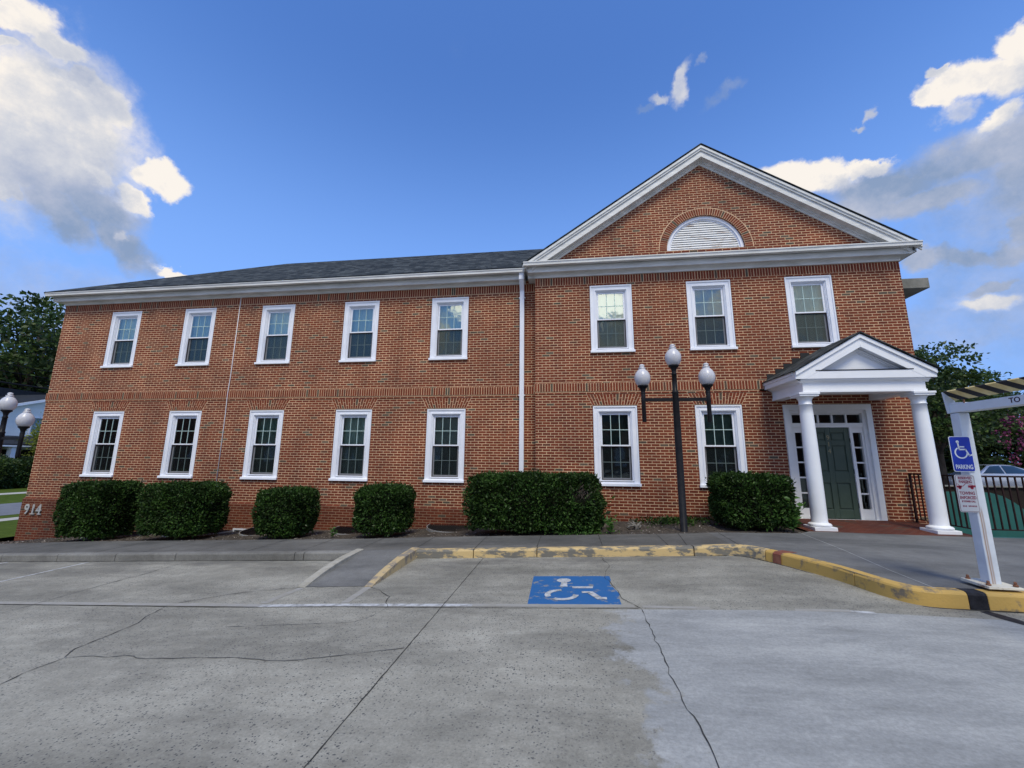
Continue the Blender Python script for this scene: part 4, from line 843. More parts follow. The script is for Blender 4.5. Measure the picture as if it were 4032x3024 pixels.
roof_part('gable_roof', [[(3.65, 10.15, g0), (-1.12, 10.15, ge), (-1.12, 20.6, ge), (3.65, 20.6, g0)], [(3.65, 10.15, g0), (3.65, 20.6, g0), (8.42, 20.6, ge), (8.42, 10.15, ge)]])
# downpipe beside the gabled wing
dp = MB(); dx = -1.17
dp.box(dx-.06, dx+.06, WL-.115, WL-.03, -1.45, 4.62); dp.faces([(dx-.06, WL-.115, 4.62), (dx+.06, WL-.115, 4.62), (dx+.06, WL-.03, 4.62), (dx-.06, WL-.03, 4.62), (dx-.065, 10.50, 4.86), (dx+.065, 10.50, 4.86), (dx+.065, 10.60, 4.90), (dx-.065, 10.60, 4.90)], [(0, 1, 5, 4), (1, 2, 6, 5), (2, 3, 7, 6), (3, 0, 4, 7)]); dp.box(dx-.068, dx+.068, 10.49, 10.60, 4.86, 5.10)
for zz in (4.42, 1.68, -.6): dp.box(dx-.09, dx+.09, WL-.10, WL-.0, zz-.015, zz+.015)
dp.build('downpipe', M['wwindow'], bld, bevel=.006)
d2_ = MB(); d2_.tube([(8.12, 10.7, 5.1), (8.20, 10.7, 4.98), (8.15, 10.7, 4.86), (8.11, 10.7, 4.7), (8.11, 10.7, -1.2)], .045, 10); d2_.build('downpipe', M['wwindow'], bld)
cb = MB(); cb.tube([(-9.9, WL-.012, 4.84), (-9.9, WL-.012, 2.4), (-9.905, WL-.03, 1.82), (-9.9, WL-.014, 1.2), (-9.9, WL-.014, -1.2)], .009, 6); cb.build('wall_cable', M['wwindow'], bld)
bw_ = MB(); ring(bw_, -9.16, -8.30, -2.20, -1.93, .04, WL-.06, WL-.01); o_ = bw_.build('basement_window', M['wwindow'], bld); bp_ = MB(); bp_.poly([(-9.12, WL-.04, -2.16), (-8.34, WL-.04, -2.16), (-8.34, WL-.04, -1.97), (-9.12, WL-.04, -1.97)]); bp_.build('pane', M['glassdark'], o_, recalc=False)

# portico
pX0, pX1, pC, pZe, pZa, pY = 4.72, 7.33, 6.025, 1.875, 2.645, 9.06
po = empty('entrance_portico', (pC, 9.5, -1.33), 'white pedimented portico on two round columns over the green front door', 'portico')
slope = (pZa-pZe)/(pC-pX0); zr = lambda x: pZa-slope*abs(x-pC)
def inset(d): return [(pX0, pZe), (pC, pZa)]
pb = MB()
def tri_band(mb, a, b, y0, y1):
    # band between the roof line lowered by a and by b, on both slopes
    for xa, xb in ((pX0, pC), (pC, pX1)):
        mb.faces([(x, y, zr(x)-d) for y in (y0, y1) for x, d in ((xa, a), (xb, a), (xb, b), (xa, b))], [(0, 1, 2, 3), (4, 7, 6, 5), (0, 4, 5, 1), (2, 6, 7, 3), (0, 3, 7, 4), (1, 5, 6, 2)])
tri_band(pb, .025, .115, pY-.03, pY+.10)
zi = 1.855
# inner rake board cut by the bottom board
xl = pC-(pZa-.115-1.69)/slope
for s_ in (-1, 1):
    e0, e1 = .115, .30
    pts = [(pC, pZa-e0), (pC+s_*1.305, zr(pX0)-.0-e0), (pC+s_*1.305, 1.69), (pC+s_*((pZa-e1-1.69)/slope), 1.69), (pC, pZa-e1)]
    pb.prism(pts if s_ < 0 else pts[::-1], 'y', pY, pY+.10)
pb.box(pX0+.02, pX1-.02, pY+.003, pY+.098, 1.69, zi)
pb.box(pX0, pX0+.10, pY+.10, WG+.0, 1.69, 1.79); pb.box(pX0-.02, pX0+.06, pY+.10, WG, 1.79, 1.86); pb.box(pX1-.10, pX1, pY+.10, WG, 1.69, 1.79); pb.box(pX1-.06, pX1+.02, pY+.10, WG, 1.79, 1.86)
pb.build('pediment_frame', M['wfresh'], po, bevel=.004)
ty = MB(); ty.prism([(pX0+.1, 1.72), (pX1-.1, 1.72), (pC, pZa-.12)], 'y', pY+.17, pY+.21)
ty.prism([(pC-.56, 1.87), (pC+.56, 1.87), (pC, 1.87+.56*slope)], 'y', pY+.158, pY+.1695)
ty.build('tympanum', M['wfresh'], po, bevel=.003); ty = MB()
for s_ in (-1, 1):
    for k, (d0, d1, yy) in enumerate(((.30, .335, .11), (.335, .365, .135), (.365, .385, .155))):
        X1 = 1.305-.03
        pts = [(pC, pZa-d0), (pC+s_*((pZa-d0-1.75)/slope), 1.75), (pC+s_*((pZa-d1-1.75)/slope), 1.75), (pC, pZa-d1)]
        ty.prism(pts if s_ < 0 else pts[::-1], 'y', pY+yy, pY+.1695)
ty.box(pX0+.3, pX1-.3, pY+.10, pY+.17, 1.80, 1.845)
ty.build('tympanum_moulding', M['wfresh'], po)
fl2 = MB(); fl2.box(pX0+.40, pX1-.40, pY-.006, pY+.165, 1.856, 1.874); fl2.build('flashing', M['black'], po)
en = MB(); eX0, eX1, eY = 4.885, 7.165, 9.15
en.box(eX0, eX1, eY, eY+.24, 1.47, 1.69); en.box(eX0, eX0+.20, eY+.24, WG, 1.47, 1.69); en.box(eX1-.20, eX1, eY+.24, WG, 1.47, 1.69)
en.box(eX0-.012, eX1+.012, eY-.014, eY+.252, 1.42, 1.468); en.box(eX0-.012, eX0+.21, eY+.252, WG, 1.42, 1.468); en.box(eX1-.21, eX1+.012, eY+.252, WG, 1.42, 1.468)
en.prism([(eY-.075, 1.689), (eY-.06, 1.66), (eY-.02, 1.64), (eY-.002, 1.61), (eY-.002, 1.689)], 'x', eX0-.06, eX1+.06)
for xx, s_ in ((eX0, -1), (eX1, 1)): en.prism([(xx+s_*.10, 1.689), (xx+s_*.07, 1.66), (xx+s_*.02, 1.64), (xx+s_*.002, 1.61), (xx+s_*.002, 1.689)][::s_], 'y', eY, WG)
en.build('entablature', M['wfresh'], po, bevel=.003)
cl_ = MB(); cl_.box(eX0+.19, eX1-.19, eY+.23, WG, 1.56, 1.58); cl_.build('ceiling', M['wpaint'], po)
prf = []
me = MB(); ov = .03
def proof(quads):
    o = roof_part('portico_roof', quads); o.parent = po
    for v in o.data.vertices: v.co = v.co + Vector(LOC[bld.name]) - Vector(LOC[po.name])
    return o
proof([[(pC, pY-.06, pZa+.008), (pX0-.05, pY-.06, zr(pX0)-.022), (pX0-.05, WG, zr(pX0)-.022), (pC, WG, pZa+.008)], [(pC, pY-.06, pZa+.008), (pC, WG, pZa+.008), (pX1+.05, WG, zr(pX1)-.022), (pX1+.05, pY-.06, zr(pX1)-.022)]])
M['lead'] = pm('lead_flashing', (.035, .036, .036), .6)
for s_ in (-1, 1):
    sf = MB()
    for i in range(7):
        xa = pC+s_*(1.42-i*.2); xb = pC+s_*(1.42-(i+1)*.2); zt = zr(max(min(xb, pX1), pX0))+.05
        zt = 1.95+i*.127
        if zt > 2.70: continue
        sf.box(min(xa, xb), max(xa, xb), WG-.012, WG-.004, zt-.28, zt)
    sf.build('step_flashing', M['lead'], po)
for cxn in (4.965, 7.085):
    cy_ = 9.285; zb = -1.335
    sh = MB(); prof = [(.142, zb+.14), (.142, zb+.165)]
    for i in range(13):
        t = i/12; prof.append((.140-.024*t**1.7, zb+.17+(1.17-zb-.17)*t))
    prof += [(.128, 1.175), (.130, 1.185), (.117, 1.195), (.117, 1.27), (.124, 1.28), (.15, 1.325), (.155, 1.338)]
    sh.lathe(prof, cxn, cy_, 36); co = sh.build('column', M['wfresh'], po)
    cb_ = MB(); cb_.lathe([(.14, zb+.09), (.185, zb+.093), (.199, zb+.11), (.197, zb+.13), (.175, zb+.148), (.152, zb+.153), (.146, zb+.165)], cxn, cy_, 36); cb_.box(cxn-.205, cxn+.205, cy_-.205, cy_+.205, zb, zb+.089); cb_.build('column_base', M['wfresh'], co, bevel=.005)
    ca = MB(); ca.box(cxn-.185, cxn+.185, cy_-.185, cy_+.185, 1.338, 1.375); ca.box(cxn-.20, cxn+.20, cy_-.20, cy_+.20, 1.3755, 1.418); ca.build('capital', M['wfresh'], co, bevel=.003)
# brick porch floor, falling gently to the walk
M['porchbrick'] = brick_mat('porch_paving', mortar=(.15, .10, .08), dark=.50, bw=.20, rh=.095, ms=.005, flat=True)
sheet('porch_floor', 4.60, 7.46, lambda x: yb_walk(x)-.01, WG+.02, lambda x, y: -1.318+.06*max(0, min(1, (y-8.95)/1.4)), M['porchbrick'], .3, ny=2)
# concrete ledge high on the right flank
sb_ = MB(); sb_.box(8.06, 8.67, 10.48, 11.7, 4.13, 4.385); sb_.build('concrete_ledge', M['concrete_block'], bld, bevel=.01)
# ------------------------------------------------------------------ house number at the brick corner
hn = empty('house_number', (-15.8, WL-.06, -1.72), 'silvery numerals 914 fixed low on the brick at the far left corner', 'house number')
for i, ch in enumerate('914'):
    x = (-16.02, -15.80, -15.60)[i]
    o = text_obj('numeral', ch, M['silver'], hn, .40, (x, WL-.062, -1.715), extrude=.012, bold=.006, sx=.85)
sf_ = MB()
for x, w_ in ((-15.80, .16), (-15.56, .14)): sf_.box(x-w_/2, x+w_/2, WL-.075, WL-.05, -1.722, -1.70)
sf_.build('serif', M['silver'], hn)

# ------------------------------------------------------------------ three-globe lamp
def globe_mat():
    m_, t, p, Nn, Kk = mat_new('frosted_globe'); p.inputs['Roughness'].default_value = .22
    tcn = Nn('ShaderNodeTexCoord'); sp = Nn('ShaderNodeSeparateXYZ'); p.inputs['Base Color'].default_value = (.58, .57, .59, 1)
    p.inputs['Subsurface Weight'].default_value = .3; p.inputs['Subsurface Radius'].default_value = (.1, .1, .1); p.inputs['Subsurface Scale'].default_value = .3
    n = Nn('ShaderNodeTexWave'); n.bands_direction = 'Z'; n.inputs['Scale'].default_value = 30; Kk(tcn.outputs['Object'], n.inputs['Vector'])
    b_ = Nn('ShaderNodeBump'); b_.inputs['Strength'].default_value = .15; b_.inputs['Distance'].default_value = .004; Kk(n.outputs['Fac'], b_.inputs['Height']); Kk(b_.outputs[0], p.inputs['Normal'])
    return m_
M['globe'] = globe_mat()
def triple_lamp(x, y, zg, label):
    L_ = empty('triple_lamp', (x, y, zg), label, 'lamp post', 'three-globe black lamp posts by the building')
    pl_ = MB(); h = zg
    pl_.lathe([(.085, h), (.085, h+.02), (.072, h+.03), (.069, h+2.0), (.064, h+2.80), (.070, h+2.81), (.070, h+2.84), (.054, h+2.85), (.048, h+3.20), (.056, h+3.205), (.056, h+3.225), (.050, h+3.23)], x, y, 20)
    pl_.build('pole', M['black'], L_)
    for bx in (.06, -.06): pass
    am = MB()
    for s_ in (-1, 1):
        am.bar((x+s_*.05, y, h+2.67), (x+s_*.645, y, h+2.67), .05, .07)
        am.bar((x+s_*.60, y, h+2.625), (x+s_*.45, y, h+2.60), .01, .01)
    am.build('arm', M['black'], L_, bevel=.004)
    for s_ in (-1, 1):
        q = MB(); xx = x+s_*.655; q.lathe([(.040, h+2.20), (.043, h+2.205), (.043, h+2.60), (.046, h+2.61), (.046, h+2.79), (.040, h+2.80)], xx, y, 16); q.build('side_pole', M['black'], L_)
    for xx, z0 in ((x, h+3.22), (x-.655, h+2.79), (x+.655, h+2.79)):
        c_ = MB(); c_.lathe([(.044, z0), (.050, z0+.02), (.042, z0+.03), (.046, z0+.07), (.064, z0+.12), (.10, z0+.155), (.108, z0+.160), (.108, z0+.185), (.095, z0+.19)], xx, y, 24); cp_ = c_.build('globe_holder', M['black'], L_)
        g = MB(); b0 = z0+.185; H = .47
        g.lathe([(.092, b0), (.118, b0+.02), (.145, b0+.065), (.161, b0+.12), (.166, b0+.17), (.160, b0+.22), (.143, b0+.265), (.118, b0+.305), (.092, b0+.335), (.072, b0+.352), (.066, b0+.368), (.078, b0+.378), (.078, b0+.388), (.052, b0+.398), (.046, b0+.412), (.056, b0+.43), (.050, b0+.452), (.028, b0+.468), (0.002, b0+.472)], xx, y, 32)
        g.build('globe', M['globe'], L_)
    return L_
triple_lamp(2.28, 8.94, -1.40, 'black lamp post with three frosted globes in front of the gabled wing')
triple_lamp(-14.60, 8.94, -2.24, 'lamp post at the far left edge, two pale globes showing left of the brick corner')

# ------------------------------------------------------------------ clearance frame and its signs
fr = empty('clearance_frame', (4.495, 5.36, -1.30), 'white steel post carrying a low beam with black and yellow stripes', 'clearance bar')
def post_mat():
    m_, t, p, Nn, Kk = mat_new('rust_streaked_post'); p.inputs['Roughness'].default_value = .45
    tcn = Nn('ShaderNodeTexCoord'); sx_ = Nn('ShaderNodeSeparateXYZ'); Kk(tcn.outputs['Object'], sx_.inputs[0])
    n = Nn('ShaderNodeTexNoise'); n.inputs['Scale'].default_value = 2.2; n.inputs['Detail'].default_value = 6; Kk(tcn.outputs['Object'], n.inputs['Vector'])
    wb_ = Nn('ShaderNodeMath'); wb_.operation = 'MULTIPLY_ADD'; Kk(n.outputs['Fac'], wb_.inputs[0]); wb_.inputs[1].default_value = .02; Kk(sx_.outputs['X'], wb_.inputs[2])
    # streak around local x = -0.025, only below the signs
    r_ = ramp(Nn, [(0, (0, 0, 0)), (.44, (0, 0, 0)), (.475, (1, 1, 1)), (.50, (.25, .25, .25)), (.53, (.8, .8, .8)), (.56, (0, 0, 0)), (1, (0, 0, 0))])
    mr_ = Nn('ShaderNodeMapRange'); mr_.inputs['From Min'].default_value = -.20; mr_.inputs['From Max'].default_value = .18; Kk(wb_.outputs[0], mr_.inputs['Value']); Kk(mr_.outputs[0], r_.inputs[0])
    zr_ = Nn('ShaderNodeMapRange'); zr_.inputs['From Min'].default_value = .85; zr_.inputs['From Max'].default_value = .78; Kk(sx_.outputs['Z'], zr_.inputs['Value'])
    yr_ = Nn('ShaderNodeMapRange'); yr_.inputs['From Min'].default_value = -.04; yr_.inputs['From Max'].default_value = -.05; Kk(sx_.outputs['Y'], yr_.inputs['Value'])
    f = Nn('ShaderNodeMath'); f.operation = 'MULTIPLY'; Kk(r_.outputs[0], f.inputs[0]); Kk(zr_.outputs[0], f.inputs[1])
    f2 = Nn('ShaderNodeMath'); f2.operation = 'MULTIPLY'; Kk(f.outputs[0], f2.inputs[0]); Kk(yr_.outputs[0], f2.inputs[1])
    f3 = Nn('ShaderNodeMath'); f3.operation = 'MULTIPLY'; Kk(f2.outputs[0], f3.inputs[0]); f3.inputs[1].default_value = 1.0
    n2 = Nn('ShaderNodeTexNoise'); n2.inputs['Scale'].default_value = 5; n2.inputs['Detail'].default_value = 6; Kk(tcn.outputs['Object'], n2.inputs['Vector'])
    bc = ramp(Nn, [(.35, (.60, .64, .69)), (.65, (.72, .76, .80))]); Kk(n2.outputs['Fac'], bc.inputs[0])
    Kk(mixc(Nn, Kk, f3.outputs[0], bc.outputs[0], (.34, .20, .12)), p.inputs['Base Color']); return m_
M['post'] = post_mat()
a = MB(); a.box(4.44, 4.55, 5.31, 5.42, -1.262, .568); a.build('post', M['post'], fr, bevel=.008, seg=2)
a = MB(); a.faces([(4.33, 5.20, -1.285), (4.655, 5.195, -1.285), (4.67, 5.53, -1.285), (4.34, 5.54, -1.285), (4.335, 5.205, -1.258), (4.65, 5.20, -1.262), (4.665, 5.525, -1.258), (4.345, 5.535, -1.252)], [(3, 2, 1, 0), (4, 5, 6, 7), (0, 1, 5, 4), (1, 2, 6, 5), (2, 3, 7, 6), (3, 0, 4, 7)])
M['platerust'] = pm('rusty_base_plate', (.20, .085, .04), .8, (.62, .58, .48), 9, 7, thr=(.32, .42), bump=.3, bscale=50)
bpz = a.build('base_plate', M['platerust'], fr, bevel=.004)
a = MB()
for x, y in ((4.37, 5.25), (4.61, 5.24), (4.62, 5.48), (4.38, 5.49)):
    a = MB(); a.lathe([(.013, -1.258), (.013, -1.215), (.004, -1.21)], x, y, 8); a.lathe([(.022, -1.257), (.022, -1.240)], x, y, 6)
    a.build('bolt', M['rust'], bpz)
a = MB(); a.box(4.436, 4.556, 1.2, 5.405, .575, .672); a.build('beam', M['postwhite'], fr, bevel=.005)
a = MB(); a.prism([(4.398, .822), (4.42, .572), (4.50, .572), (4.505, .70), (4.505, .722)], 'y', 5.405, 5.425); a.box(4.436, 4.556, 5.30, 5.40, .672, .69); a.build('end_plate', M['postwhite'], fr)
a = MB(); a.bar((4.506, 5.30, .575), (4.508, 5.30, .72), .012); a.bar((4.506, 2.6, .575), (4.508, 2.6, .72), .012); a.build('bracket', M['rust'], fr)
def stripe_mat():
    m_, t, p, Nn, Kk = mat_new('hazard_stripes'); p.inputs['Roughness'].default_value = .65
    tcn = Nn('ShaderNodeTexCoord'); sx_ = Nn('ShaderNodeSeparateXYZ'); Kk(tcn.outputs['Object'], sx_.inputs[0])
    s1 = Nn('ShaderNodeMath'); s1.operation = 'MULTIPLY_ADD'; Kk(sx_.outputs['Z'], s1.inputs[0]); s1.inputs[1].default_value = -1.25; Kk(sx_.outputs['Y'], s1.inputs[2])
    s2 = Nn('ShaderNodeMath'); s2.operation = 'MULTIPLY_ADD'; Kk(s1.outputs[0], s2.inputs[0]); s2.inputs[1].default_value = 1/.225; s2.inputs[2].default_value = 20.33
    s3 = Nn('ShaderNodeMath'); s3.operation = 'FRACT'; Kk(s2.outputs[0], s3.inputs[0])
    s4 = Nn('ShaderNodeMath'); s4.operation = 'GREATER_THAN'; Kk(s3.outputs[0], s4.inputs[0]); s4.inputs[1].default_value = .5
    n2 = Nn('ShaderNodeTexNoise'); n2.inputs['Scale'].default_value = 14; n2.inputs['Detail'].default_value = 6; Kk(tcn.outputs['Object'], n2.inputs['Vector'])
    yc = ramp(Nn, [(.35, (.66, .50, .20)), (.65, (.80, .64, .30))]); Kk(n2.outputs['Fac'], yc.inputs[0])
    Kk(mixc(Nn, Kk, s4.outputs[0], yc.outputs[0], (.014, .013, .014)), p.inputs['Base Color']); return m_
M['stripes'] = stripe_mat()
a = MB(); a.prism([(4.398, .822), (4.502, .722), (4.512, .732), (4.408, .834)], 'y', 1.2, 5.404); a.build('striped_board', M['stripes'], fr)
text_obj('lettering', 'TO', M['purpletext'], fr, .072, (4.4345, 4.74, .605), (0, -1, 0), (0, 0, 1), align='LEFT', bold=.001, sx=1.05)
def rsign(name, x0, x1, z0, z1, y, mat, border, bmat, parent, lift=.0):
    def rr(ins, r, n=5):
        P = []
        for cx_, cz_, a0 in ((x1-ins-r, z1-ins-r, 0), (x0+ins+r, z1-ins-r, 90), (x0+ins+r, z0+ins+r, 180), (x1-ins-r, z0+ins+r, 270)):
            for i in range(n+1): t = R(a0+90*i/n); P.append((cx_+r*cos(t), cz_+r*sin(t)))
        return P
    a = MB(); a.prism(rr(0, .022), 'y', y, y+.003); o = a.build('sign_plate', bmat[0], parent)
    b = MB(); b.prism(rr(border, .018), 'y', y-.0012, y-.0002); b.build('sign_border', bmat[1], o)
    c = MB(); c.prism(rr(border+.004, .015), 'y', y-.0022, y-.0013); c.build('sign_face', mat, o); return o
s1 = empty('parking_sign', (4.39, 5.30, -.09), 'blue sign with a white wheelchair and the word PARKING, upper sign on the white post', 'sign')
o = rsign('s', 4.283, 4.497, -.09, .300, 5.30, M['signblue'], .006, (M['signwhite'], M['signblue']), s1)
def symbol(o, cx, cz, s, y, mat):
    a = MB(); P3 = lambda x, z: (cx+x*s, y, cz+z*s)
    a.poly([P3(-.28+.13*cos(2*pi*i/16), .86+.13*sin(2*pi*i/16)) for i in range(16)])
    def seg(p, q, w):
        p = Vector(p); q = Vector(q); d = (q-p).normalized(); n_ = Vector((-d.y, d.x))*w/2; a.poly([P3(*(p-n_)), P3(*(q-n_)), P3(*(q+n_)), P3(*(p+n_))])
    seg((-.28, .80), (-.22, .16), .13); seg((-.24, .40), (.22, .40), .11); seg((-.26, .16), (.30, .16), .13); seg((.26, .20), (.52, -.42), .13); seg((.46, -.42), (.74, -.32), .11)
    for i in range(20):
        a0, a1 = R(118+235*i/20), R(118+235*(i+1)/20)
        a.poly([P3(-.12+r*cos(t), -.14+r*sin(t)) for r, t in ((.42, a0), (.42, a1), (.54, a1), (.54, a0))])
    return a.build('wheelchair_symbol', mat, o, recalc=False)
symbol(o, 4.398, .135, .122, 5.2972, M['signwhite'])
text_obj('lettering', 'PARKING', M['signwhite'], o,   .068, (4.39, 5.297, -.06), extrude=.0003, sx=.60, bold=.0012)
s2 = empty('towing_sign', (4.37, 5.30, -.52), 'faded white sign reading RESERVED PARKING TOWING ENFORCED below the blue sign', 'sign')
o = rsign('s', 4.272, 4.468, -.525, -.125, 5.30, M['signgrey'], .006, (M['signgrey'], M['signline']), s2)
tx = lambda b, z, sz, sx, mt_=M['signred'], x=4.37: text_obj('lettering', b, mt_, o, sz, (x, 5.2972, z), extrude=.0002, sx=sx*.93, bold=.0018)
tx('RESERVED', -.172, .040, .80); tx('PARKING', -.212, .040, .82); tx('TOWING', -.338, .047, .80); tx('ENFORCED', -.385, .045, .74); tx('IF TOWED CALL', -.418, .024, .8); tx('704 333 3335', -.450, .026, .8) if False else None
a = MB(); y = 5.2970
def q2(pts): a.poly([(x, y, z) for x, z in pts])
q2([(4.277, -.262), (4.323, -.262), (4.334, -.248), (4.325, -.240), (4.277, -.243)]); q2([(4.277, -.222), (4.293, -.222), (4.310, -.240), (4.305, -.243), (4.291, -.226), (4.277, -.226)])
q2([(4.390, -.262), (4.463, -.258), (4.463, -.236), (4.388, -.238)]); q2([(4.380, -.212), (4.440, -.236), (4.434, -.238), (4.378, -.216)]); q2([(4.334, -.248), (4.372, -.213), (4.380, -.214), (4.338, -.252)])
for xx in (4.307, 4.425): q2([(xx+.0165*cos(2*pi*i/14), -.264+.0165*sin(2*pi*i/14)) for i in range(14)])
a.build('tow_truck_symbol', M['signredd'], o, recalc=False)
# a row too faded to read
a = MB(); y = 5.2970
for i in range(10):
    if i in (3,): continue
    x = 4.305+i*.0138; q2([(x, -.468), (x+.0095, -.468), (x+.0095, -.452), (x, -.452)])
a.build('faded_characters', M['signred'], o, recalc=False)
bkt = MB(); bkt.box(4.36, 4.45, 5.3035, 5.312, -.02, .22); bkt.box(4.36, 4.45, 5.3035, 5.312, -.46, -.2); bkt.build('sign_bracket', M['galv'], s1)

# ------------------------------------------------------------------ railing, sunken area, wall and car at the right
rl = empty('metal_railing', (7.5, 9.2, -1.3), 'black metal railing with upright bars around the sunken area right of the porch', 'railing')
a = MB(); b = MB()
path_ = [(7.50, 10.38), (7.42, 9.0), (14.5, 8.98)]
for (p, q) in zip(path_[:-1], path_[1:]):
    a.bar((p[0], p[1], -.235), (q[0], q[1], -.235), .045, .03); a.bar((p[0], p[1], -1.19), (q[0], q[1], -1.19), .03, .02)
    L0 = math.dist(p, q); n = int(L0/.118)
    for i in range(1, n): t = i/n; x = p[0]+(q[0]-p[0])*t; yy = p[1]+(q[1]-p[1])*t; b.bar((x, yy, -1.19), (x, yy, -.24), .020, .020, (1, 0, 0))
for x, y in ((7.50, 10.38), (7.42, 9.0), (9.3, 8.99), (11.1, 8.985), (12.9, 8.98)): a.bar((x, y, -1.31), (x, y, -.225), .038, .038, (1, 0, 0))
a.build('rails', M['brownblack'], rl); b.build('bars', M['brownblack'], rl)
pit = MB(); pit.box(7.45, 14.6, 8.86, 9.03, -3.1, -1.318); pit.box(7.46, 14.6, 12.62, 12.7, -3.1, -1.7); pit.poly([(7.46, 9.03, -3.05), (18, 9.03, -3.05), (18, 12.6, -3.05), (7.46, 12.6, -3.05)]); tag(pit.build('areaway', M['tealedge']), kind='structure')
tw = empty('retaining_wall', (10.5, 12.5, -3), 'dark wall with a teal painted panel rounded off at its right behind the railing', 'wall')
a = MB(); a.box(7.6, 17.5, 12.5, 12.8, -3.05, -.60); a.build('wall', M['brownwall'], tw)
a = MB(); pts = [(7.7, -3.0), (11.95, -3.0), (11.9, -2.0), (11.75, -1.55), (11.55, -1.2), (11.32, -.98), (11.08, -.82), (10.8, -.735), (10.5, -.725), (7.7, -.725)]; a.prism(pts, 'y', 12.46, 12.495); a.build('teal_panel', M['teal'], tw)
a = MB(); a.box(7.6, 17.5, 12.45, 12.85, -.60, -.575); a.build('coping', M['concrete_block'], tw)

def car(x0, y, zg, label):
    r = empty('parked_car', (x0+2.4, y, zg), label, 'car')
    # stations along x: (x, z_low, z_belt, z_top, half width at belt, half width at top)
    st = [(0, .30, .62, .64, .62, .58), (.12, .22, .70, .72, .80, .74), (.6, .20, .80, .84, .88, .80), (1.25, .20, .88, .95, .91, .82), (1.45, .20, .90, .99, .91, .80), (2.05, .20, .92, 1.38, .92, .64), (2.5, .20, .93, 1.46, .92, .62), (3.2, .20, .94, 1.45, .92, .62), (3.75, .22, .96, 1.28, .91, .64), (4.25, .24, .98, 1.06, .90, .74), (4.7, .28, .96, 1.02, .84, .74), (4.85, .36, .88, .92, .74, .66)]
    a = MB(); P = []; k = 10
    for x, zl, zb, zt, wb_, wt in st:
        half = [(wb_*.90, zl), (wb_, zl+.14), (wb_*1.0, (zl+zb)/2+.05), (wb_*.97, zb), (wt, zt-.03), (wt*.6, zt+.0)]
        row = [(x0+x, y-w_, zg+z) for w_, z in half] + [(x0+x, y+w_, zg+z) for w_, z in half[::-1]]; P += row
    k = 12; fs = []
    for i in range(len(st)-1):
        for j in range(k): fs.append((i*k+j, i*k+(j+1) % k, (i+1)*k+(j+1) % k, (i+1)*k+j))
    fs += [tuple(range(k)), tuple((len(st)-1)*k+j for j in range(k))[::-1]]
    a.faces(P, fs, sm=True); o = a.build('body', M['car'], r)
    for s_ in (-1, 1):
        for pts in ([(1.62, 1.0), (2.12, 1.36), (2.62, 1.40), (2.62, .985)], [(2.70, .985), (2.70, 1.40), (3.25, 1.385), (3.85, 1.07), (3.75, 1.0)]):
            g = MB(); W = lambda z: .895-(z-.95)/.45*.255+.012
            g.poly([(x0+px, y+s_*W(pz), zg+pz) for px, pz in pts]); g.build('side_window', M['carglass'], o, recalc=False)
    g = MB(); g.poly([(x0+1.5, y-.74, zg+1.03), (x0+1.5, y+.74, zg+1.03), (x0+2.08, y+.58, zg+1.41), (x0+2.08, y-.58, zg+1.41)]); g.build('windscreen', M['carglass'], o, recalc=False)
    g = MB(); g.poly([(x0+3.42, y-.56, zg+1.42), (x0+3.42, y+.56, zg+1.42), (x0+4.12, y+.66, zg+1.13), (x0+4.12, y-.66, zg+1.13)]); g.build('rear_window', M['carglass'], o, recalc=False)
    for wx_ in (.92, 3.80):
        for s_ in (-1, 1):
            g = MB(); g.tube([(x0+wx_, y+s_*.74, zg+.32), (x0+wx_, y+s_*.925, zg+.32)], .32, 20, sm=False); wo = g.build('wheel', M['rubber'], r)
            g = MB(); g.tube([(x0+wx_, y+s_*.90, zg+.32), (x0+wx_, y+s_*.932, zg+.32)], .20, 16, sm=False); g.build('rim', M['galv'], wo)
    g = MB(); g.box(x0-.02, x0+.06, y-.66, y-.42, zg+.62, zg+.74); g.build('headlight', M['signwhite'], o); g = MB(); g.box(x0+4.80, x0+4.87, y-.74, y-.45, zg+.72, zg+.86); g.build('tail_light', M['signredd'], o)
    return r
car(20.9, 27, -1.5, 'silver saloon car parked beyond the railing, partly behind the white post')

# ------------------------------------------------------------------ foliage
def leaves_mesh(name, P, Nrm, size, mat, parent=None, jitter=.8, aspect=.5, up=.0, seed=0):
    rng = np.random.default_rng(seed); n = len(P); P = np.asarray(P, float); Nrm = np.asarray(Nrm, float)
    d = Nrm + rng.normal(0, jitter, (n, 3)); d[:, 2] += up; d /= np.linalg.norm(d, axis=1)[:, None] + 1e-9      # leaf axis
    t = rng.normal(0, 1, (n, 3)); s = np.cross(d, t); s /= np.linalg.norm(s, axis=1)[:, None] + 1e-9
    sz = size*rng.uniform(.6, 1.35, n)[:, None]; a = d*sz*.5; b = s*sz*.5*aspect
    V = np.stack([P-a, P+b*1.0-a*.1, P+a, P-b*1.0-a*.1], 1).reshape(-1, 3)
    off = np.array(root_loc(parent)) if parent else np.zeros(3); V = V-off
    F = np.arange(n*4).reshape(n, 4)
    me = bpy.data.meshes.new(name); me.vertices.add(n*4); me.vertices.foreach_set('co', V.ravel().astype('f'))
    me.loops.add(n*4); me.loops.foreach_set('vertex_index', F.ravel()); me.polygons.add(n); me.polygons.foreach_set('loop_start', np.arange(n)*4); me.polygons.foreach_set('loop_total', np.full(n, 4)); me.update(); me.validate()
    return link(name, me, mat, parent)
def blob_noise(v, seed):
    return (math.sin(v[0]*3.1+seed)+math.sin(v[1]*4.3+seed*2)+math.sin(v[2]*3.7+seed*3)+math.sin((v[0]+v[2])*7.3+seed)*.6)/3.6
